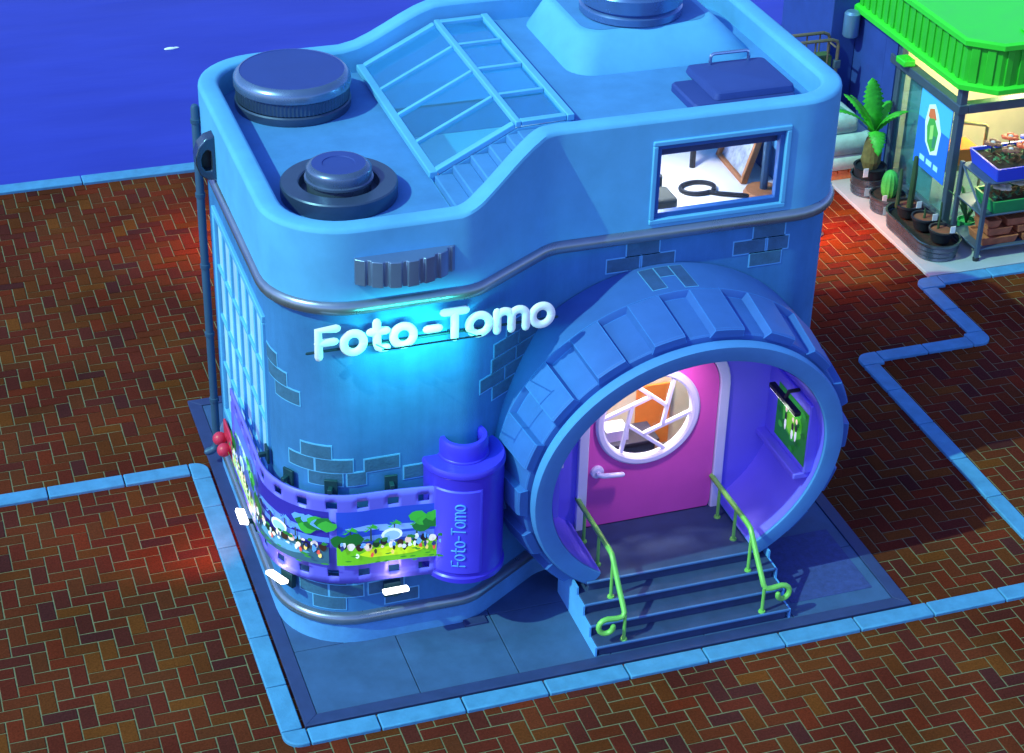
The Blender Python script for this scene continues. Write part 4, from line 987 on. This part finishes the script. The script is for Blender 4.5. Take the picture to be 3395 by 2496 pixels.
sh = [((45,110,235), rect(0,1,0,1)), ((75,175,240), rect(0,1,.62,1)), ((205,235,225), [(.28,.84),(.46,.9),(.6,.8),(.74,.6),(.7,.3),(.5,.24),(.3,.36),(.22,.6)]), ((205,110,75), [(.32,.8),(.46,.84),(.56,.72),(.4,.66),(.3,.7)]), ((70,160,80), [(.34,.68),(.5,.72),(.66,.58),(.62,.34),(.5,.28),(.36,.38),(.3,.56)]), ((150,205,120), [(.4,.6),(.5,.64),(.52,.46),(.42,.42)]), ((60,130,110), [(.52,.5),(.62,.52),(.6,.36),(.52,.34)]),
      ((150,215,250), rect(.2,.36,.10,.17)), ((150,215,250), rect(.42,.60,.10,.17)), ((150,215,250), rect(.66,.80,.10,.17))]
pb = MB().box(12.991,13.0,9.03,10.05,.78,2.14).build('poster_board', mat('blue poster', lin(.03,.15,.8), .5, var=0), SH); picture('poster', sh, pmap, print_mat('shop poster print', .4, .2), pb)
sl = MB().box(14.2,15.6,9.9,10.1,2.50,2.56).build('strip_lamp', LAMPW, SH); lamp('shop_light', (14.6,9.8,2.35), 170, (1,.74,.42), sl, .3)
MB().box(13.25,13.5,10.2,10.9,.05,1.9).build('shelf_unit', mat('teal cupboard', lin(.12,.30,.30), .6, var=.1), SH, bevel=.01)
MB().box(13.22,13.24,9.75,10.75,.06,2.2).build('inner_screen', mat('teal screen', lin(.20,.42,.45), .6, var=.12), SH)
# small trolley just inside the glass
T = thing('wire_trolley', (13.5,9.6,.05), 'pale wire trolley standing just inside the shop front', 'trolley')
q = MB(); WIRE = mat('brass wire', lin(.65,.42,.2), .35, .5, var=.05)
MB().tube([(13.25,9.9,1.55),(13.95,9.5,1.55),(13.98,9.48,1.52),(13.98,9.48,1.2)], .03).build('handle', WIRE, T); MB().tube([(13.25,9.9,.1),(13.25,9.9,1.55)], .025).build('leg', WIRE, T); MB().tube([(13.98,9.48,.1),(13.98,9.48,1.2)], .025).build('leg', WIRE, T)
MB().box(13.25,13.9,9.5,9.95,.75,1.15).build('basket', ORANGE, T, bevel=.02)

# potted plants on the shop floor
POT = mat('ribbed zinc tub', lin(.13,.17,.22), .28, .8, var=.15); SOIL = mat('dark soil', lin(.018,.014,.014), .95, var=.4, scale=14, bump=.6, bscale=20); CLAYS = mat('orange soil', lin(.22,.07,.04), .9, var=.3, scale=10)
LEAF = mat('palm leaf', lin(.045,.42,.03), .5, var=.35, scale=4); CACT = mat('cactus skin', lin(.06,.40,.07), .6, var=.2, scale=5); TRUNK = mat('palm trunk', lin(.16,.12,.04), .85, var=.35, scale=9, bump=.5); TAGM = mat('white plant tag', lin(.75,.78,.82), .6, var=.03); STICK = mat('dark green stem', lin(.03,.07,.03), .7, var=.2)
def tub_prof(r, h): return [(r*.9,.0),(r*.93,.02),(r*.9,.06),(r*.97,.09),(r*.93,.15),(r*1.0,.18),(r*.96,.24),(r*1.03,h-.04),(r*1.05,h),(r*.96,h),(r*.95,h-.05)]
def leaf_blade(T, base, tip, wid, sag, mat_=LEAF, n=11):
    b0, t0 = Vector(base), Vector(tip); d = t0-b0; side = d.cross(Vector((0,0,1)))
    if side.length < .05: side = Vector((1,0,0))
    side.normalize(); vs = []
    for k in range(2*n+1):
        f = k/(2*n); p = b0+d*f+Vector((0,0,sag*4*f*(1-f))); wv = wid*math.sin(math.pi*min(1,f*.92+.06))**.7*(1.0 if k % 2 == 0 else .72)
        if k == 2*n: wv = .005
        dn = Vector((0,0,-.18*wv)); vs += [p-side*wv+dn, p+Vector((0,0,.0)), p+side*wv+dn]
    fs = []
    for k in range(2*n): fs += [(3*k,3*k+1,3*k+4,3*k+3),(3*k+1,3*k+2,3*k+5,3*k+4)]
    return MB().add(vs, fs).build('frond', mat_, T, solid=.008, ang=80)
T = thing('potted_palm', (12.45,10.5,.05), 'leafy green palm with a scaly trunk in a zinc tub beside the sacks', 'plant')
c0 = (12.45,10.5,.05)
MB().lathe(tub_prof(.31,.34), c0, 32).build('tub', POT, T); MB().lathe([(.26,.22),(.27,.48),(.29,.50),(.25,.50),(.24,.47),(0,.47)], c0, 28).build('pot', BLACK, T)
MB().lathe([(0,.46),(.235,.46)], c0, 24).build('soil', SOIL, T)
MB().lathe([(.12,.45),(.16,.6),(.15,.8),(.11,1.0),(.05,1.12),(0,1.13)], c0, 14, wob=lambda i, j: 1+.12*((i+j) % 2)).build('trunk', TRUNK, T, ang=10)
for tip, wd, sg_ in (((12.42,10.75,2.06),.22,.10),((11.86,10.42,1.95),.14,.12),((13.03,10.45,1.50),.10,.12),((11.62,10.45,1.68),.15,.14),((12.30,10.02,.95),.16,.20),((12.95,10.95,1.5),.13,.12),((12.75,10.15,1.62),.12,.16),((12.0,10.9,1.75),.13,.12)):
    leaf_blade(T, (12.44,10.5,1.14), tip, wd, sg_)
MB().bar((12.22,10.22,.48),(12.22,10.22,.64),.09,.01,up=(0,1,0)).build('plant_tag', TAGM, T); MB().bar((12.32,10.2,.12),(12.32,10.2,.27),.16,.012,up=(.2,1,0)).build('price_label', mat('blue grey label', lin(.16,.32,.45), .6, var=.1), T)
T = thing('potted_cactus', (12.46,9.8,.05), 'small round ribbed cactus in a zinc tub between the palm and the long tub', 'plant'); c0 = (12.46,9.8,.05)
MB().lathe(tub_prof(.31,.28), c0, 32).build('tub', POT, T); MB().lathe([(0,.24),(.3,.24)], c0, 24).build('soil', SOIL, T)
MB().lathe([(.09,.24),(.12,.30),(.135,.42),(.13,.56),(.10,.66),(.05,.71),(0,.72)], c0, 36, wob=lambda i, j: 1+.06*(1 if i % 3 == 0 else -.4)).build('cactus', CACT, T, ang=40)
MB().bar((12.28,9.6,.30),(12.28,9.6,.42),.08,.01,up=(0,1,0)).build('plant_tag', TAGM, T); MB().bar((12.32,9.5,.10),(12.32,9.5,.25),.17,.012,up=(.2,1,0)).build('price_label', MATS['blue grey label'], T)
T = thing('oval_planter', (12.47,8.6,.05), 'long oval zinc planter near the shop corner holding three black pots', 'planter')
def stad(r, y0_, y1_, z, n=14):
    return [(12.47+r*math.cos(R(180+180*k/n)), y0_+r*math.sin(R(180+180*k/n)), z) for k in range(n+1)]+[(12.47+r*math.cos(R(180*k/n)), y1_+r*math.sin(R(180*k/n)), z) for k in range(n+1)]
loft([stad(r_*.37, 8.14, 9.1, .05+h) for r_, h in tub_prof(1.0,.30)], cap=False).build('tub', POT, T, ang=40)
MB().add(stad(.345,8.14,9.1,.24), [tuple(range(30))]).build('soil', SOIL, T)
for nm, (x, y), lab_, stems in (('black_pot', (12.43,9.08), 'black pot with two upright stems at the rear of the oval planter', (((12.24,9.12),1.12,.035),((12.42,9.02),1.36,.05))),
                          ('black_pot', (12.46,8.60), 'black pot of bare orange soil in the middle of the oval planter', (((12.46,8.6),.62,.02),)), ('black_pot', (12.52,8.12), 'black pot with a thin sprout at the front of the oval planter', (((12.50,8.2),.93,.018),))):
    T2 = thing(nm, (x,y,.29), lab_, 'pot', 'black pots in the oval planter')
    MB().lathe([(.15,0),(.2,.18),(.215,.18),(.215,.215),(.185,.215),(.18,.17)], (x,y,.29), 24).build('pot', BLACK, T2); MB().lathe([(0,.175),(.18,.175)], (x,y,.29), 20).build('soil', CLAYS, T2)
    for (sx, sy), zt_, rr in stems: MB().tube([(sx,sy,.46),(sx+.01,sy,.7*zt_+.1),(sx,sy,zt_)], [rr*1.15, rr, rr*.8], 9).build('stem', STICK, T2)
    MB().bar((x+.08,y-.2,.5),(x+.08,y-.2,.62),.09,.01,up=(0,1,0)).build('plant_tag', TAGM, T2)
# pallet and sacks
T = thing('pallet', (12.35,11.4,.05), 'low wooden pallet under the sacks at the end of the shop floor', 'pallet')
for k in range(4): MB().box(11.95+.21*k,12.13+.21*k,11.04,11.9,.17,.22).build('board', WOOD, T, bevel=.006)
for y in (11.05,11.42,11.79): MB().box(11.95,12.76,y,y+.1,.05,.17).build('bearer', WOOD, T, bevel=.006)
SACK = mat('pale sack', lin(.42,.58,.58), .7, var=.16, scale=5, bump=.3, bscale=12); SACKP = mat('sack print green', lin(.10,.30,.24), .7, var=.1)
for k, (x0_, x1_, y0_, y1_, z_, h, lab_) in enumerate(((11.85,12.78,11.02,11.75,.22,.28,'bottom pale sack of compost lying on the pallet'),(11.8,12.80,11.04,11.8,.50,.36,'middle pale sack with a green and orange print'),(11.65,12.52,11.15,11.9,.86,.34,'topmost pale sack on the stack beside the palm'))):
    T = thing('sack', ((x0_+x1_)/2,(y0_+y1_)/2,z_), lab_, 'sack', 'sacks on the pallet'); rr = []
    for f, zz in ((-.10,0),(-.0,.12),(.02,.45),(0,.72),(-.10,.95),(-.2,1.0)): rr.append(tpoly(x0_-f*.5,x1_+f*.5,y0_-f*.5,y1_+f*.5,.09,z_+h*zz))
    loft(rr).build('bag', SACK, T, ang=60)
    MB().slab([(x0_+.18,y0_+.12,z_+h+.003),(x0_+.24,y0_+.12,z_+h+.003),(x0_+.20,y1_-.2,z_+h+.003),(x0_+.14,y1_-.2,z_+h+.003)], (0,0,.003)).build('print', SACKP, T)
    MB().slab([(x0_+.55,y0_+.3,z_+h+.003),(x0_+.72,y0_+.25,z_+h+.003),(x0_+.66,y1_-.15,z_+h+.003),(x0_+.52,y1_-.18,z_+h+.003)], (0,0,.003)).build('print', SACKP, T)
    MB().slab([(x0_+.06,y0_+.05,z_+h*.98),(x0_+.15,y0_+.05,z_+h*.98),(x0_+.14,y0_+.18,z_+h*1.01),(x0_+.05,y0_+.18,z_+h*1.01)], (0,0,.006)).build('badge', ORANGE, T)
# brown tube cage of garden goods
CAGE = mat('brown tube cage', lin(.20,.15,.11), .45, .3, var=.15); GOODS = mat('olive crate', lin(.06,.13,.05), .8, var=.3, scale=4)
T = thing('roll_cage', (12.0,11.95,.03), 'brown tubular roll cage loaded with olive green crates by the blue wall', 'roll cage')
for y in (11.98, 12.32):
    MB().tube([(11.45,y,.1),(11.45,y,2.18),(11.48,y,2.24),(11.56,y,2.28),(12.26,y,2.28),(12.36,y,2.24),(12.39,y,2.16),(12.39,y,.1)], .032).build('side_frame', CAGE, T)
    for x in (11.7,11.95,12.2): MB().tube([(x,y,.15),(x,y,2.27)], .016, 6, cap=False).build('upright', CAGE, T)
    for z in (.6,1.1,1.7): MB().tube([(11.45,y,z),(12.39,y,z)], .018, 6, cap=False).build('crossbar', CAGE, T)
for x in (11.45,12.39):
    for z in (.15,1.2,2.1): MB().tube([(x,11.98,z),(x,12.32,z)], .018, 6, cap=False).build('crossbar', CAGE, T)
MB().box(12.33,12.45,11.93,12.03,1.75,1.90).build('clamp', STEEL, T, bevel=.01)
for k in range(4):
    cb = MB().box(11.52,12.32,12.02,12.28,.2+.46*k,.58+.46*k).build('crate', GOODS, origin=(11.92,12.15,.2+.46*k), bevel=.02); tag(cb, ['lowest olive crate in the roll cage','second olive crate from the bottom of the roll cage','third olive crate up in the roll cage','topmost olive crate in the roll cage with a green top'][k], 'crate', 'crates in the roll cage')
# flower rack in front of the shop
T = thing('flower_rack', (14,8.1,.05), 'dark steel three tier rack of flower trays in front of the shop', 'rack')
for x in (12.98, 15.3):
    for y in (7.72, 8.52): MB().box(x-.035,x+.035,y-.035,y+.035,.1,1.46).build('post', STEEL, T, bevel=.01); MB().lathe([(0,0),(.05,.0),(.055,.05),(.03,.07),(0,.07)], (x,y,.05), 12).build('foot', BLACK, T)
for z in (.26,.86,1.43):
    MB().box(12.96,15.33,7.70,8.54,z-.03,z).build('shelf', STEEL, T, bevel=.008)
MB().tube([(12.98,7.72,.86),(12.98,8.52,1.43)], .02).build('brace', STEEL, T)
def flower(T_, x, y, z, r, mt, mid):
    q = MB()
    for k in range(6):
        a = R(60*k+random.uniform(-8,8)); q.ball((x+r*.6*math.cos(a), y+r*.55*math.sin(a), z+.01*math.sin(a*2)), r*.45, 8, 5, (1,1,.35))
    f = q.build('petals', mt, T_); MB().ball((x,y-.01,z+.02), r*.28, 8, 6, (1,1,.6)).build('flower_centre', mid, f)
    MB().tube([(x,y,z-.16),(x,y,z)], .012, 5).build('stem', STICK, T_)
def leaves(T_, x0_, x1_, y0_, y1_, z, n, mt):
    q = MB()
    for k in range(n):
        x, y = random.uniform(x0_,x1_), random.uniform(y0_,y1_); a = random.uniform(0,6.28); d = Vector((math.cos(a),math.sin(a),.5))*.09; s_ = Vector((-math.sin(a),math.cos(a),0))*.03; p = Vector((x,y,z))
        q.add([p, p+d*.5+s_, p+d, p+d*.5-s_], [(0,1,2,3)])
    o = q.build('foliage', mt, T_); return o
def tray(x0_, x1_, y0_, y1_, z, h, mt, name, label):
    T_ = thing(name, ((x0_+x1_)/2,(y0_+y1_)/2,z), label, 'tray', 'flower trays on the rack'); q = MB()
    A = tpoly(x0_+.05,x1_-.05,y0_+.05,y1_-.05,.03,z,3); B2_ = tpoly(x0_,x1_,y0_,y1_,.03,z+h,3); C2 = tpoly(x0_+.035,x1_-.035,y0_+.035,y1_-.035,.03,z+h,3); D2 = tpoly(x0_+.05,x1_-.05,y0_+.05,y1_-.05,.03,z+h*.7,3)
    loft([A,B2_,C2,D2]).build('tray', mt, T_, ang=30)
    MB().add(tpoly(x0_+.05,x1_-.05,y0_+.05,y1_-.05,.03,z+h*.8,3), [tuple(range(16))]).build('soil', SOIL, T_); return T_
BLUET = mat('blue tray', lin(.035,.07,.72), .4, var=.05); GRNT = mat('green tray', lin(.02,.30,.09), .4, var=.05); LEAFG = mat('flower leaves', lin(.05,.16,.07), .7, var=.3)
RF = mat('red anemone', lin(.62,.07,.04), .6, var=.1); BF = mat('blue anemone', lin(.10,.10,.55), .6, var=.1); WF = mat('white anemone', lin(.75,.70,.5), .6, var=.05); DF = mat('dark red anemone', lin(.20,.07,.06), .6, var=.1); MIDW = mat('pale flower centre', lin(.6,.5,.5), .6, var=0)
T_ = tray(13.08,15.2,7.66,8.56,1.435,.24,BLUET,'flower_tray','blue tray of red and blue flowers on top of the rack'); leaves(T_,13.2,15.0,7.75,8.45,1.66,160,LEAFG)
for x, y, mt in ((13.30,8.25,DF),(13.45,7.95,DF),(13.70,8.38,RF),(13.76,8.02,RF),(14.0,8.30,BF),(14.05,7.92,RF),(14.3,8.1,RF),(14.5,8.35,BF),(14.6,7.95,WF),(14.9,8.2,RF)): flower(T_, x, y, 1.86, .15, mt, MIDW)
T_ = tray(13.12,15.2,7.68,8.30,.865,.22,GRNT,'flower_tray','dark green tray of white flowers on the middle shelf'); leaves(T_,13.2,15.0,7.75,8.2,1.08,120,LEAFG)
for x, y in ((13.38,7.9),(13.75,7.98),(14.1,7.9),(14.5,8.0)): flower(T_, x, y, 1.24, .16, WF, MATS['pale flower centre'])
CLAY = mat('terracotta', lin(.42,.13,.06), .75, var=.25, scale=8, bump=.2)
for k, (x0_, x1_, z_) in enumerate(((13.08,13.75,.265),(13.82,14.6,.265),(13.16,13.62,.43),(13.70,14.4,.43),(13.14,13.40,.575),(13.48,14.1,.575))):
    T_ = thing('clay_trough', ((x0_+x1_)/2,8.0,z_), ['lowest terracotta trough at the left end of the bottom shelf','lowest terracotta trough in the middle of the bottom shelf','second layer terracotta trough at the left of the bottom shelf','second layer terracotta trough in the middle of the bottom shelf','small top terracotta trough at the left of the bottom shelf','long top terracotta trough beside the small one'][k], 'trough', 'terracotta troughs')
    loft([tpoly(x0_+.03,x1_-.03,7.78,8.22,.03,z_,3), tpoly(x0_,x1_,7.75,8.25,.03,z_+.13,3), tpoly(x0_+.03,x1_-.03,7.78,8.22,.03,z_+.13,3), tpoly(x0_+.04,x1_-.04,7.79,8.21,.03,z_+.09,3)]).build('trough', CLAY, T_, ang=30)
T_ = thing('potted_seedling', (13.12,8.72,.05), 'green leafy seedlings behind the rack at the shop corner', 'seedling')
MB().lathe([(.12,0),(.15,.25),(.14,.25),(.13,.2),(0,.2)], (13.3,8.64,.05), 18).build('pot', GRNT, T_)
for a in (30,100,160,220,290): leaf_blade(T_, (13.3,8.64,.25), (13.3+.4*math.cos(R(a)),8.64+.2*math.sin(R(a)),.85), .06, .1, LEAFG, 5)

# unseen amber bollard lamps added behind the studio for light pools on the bricks
for (x, y, lab_, wt) in ((1.8,11.7,'added amber bollard lamp, unseen behind the left end of the studio',230),(10.95,9.35,'added amber bollard lamp, unseen between the studio and the garden shop',420)):
    T = thing('added_bollard_lamp', (x,y,0), lab_, 'lamp', 'added amber bollard lamps')
    MB().lathe([(.10,0),(.10,.03),(.06,.05),(.055,.62),(.07,.64)], (x,y,0), 18).build('post', STEEL, T); MB().lathe([(.05,.64),(.06,.66),(.06,.90),(.05,.97)], (x,y,0), 18).build('lamp_glass', LAMPO, T); MB().lathe([(.09,.98),(.09,1.0),(0,1.06)], (x,y,0), 18).build('cap', STEEL, T)  # post, glass and cap of the added bollard lamp
    lamp('added_bollard_light', (x,y,.95), wt, (1,.20,.05), T, .1, 'SPOT', (x,y,0), 165, .5)
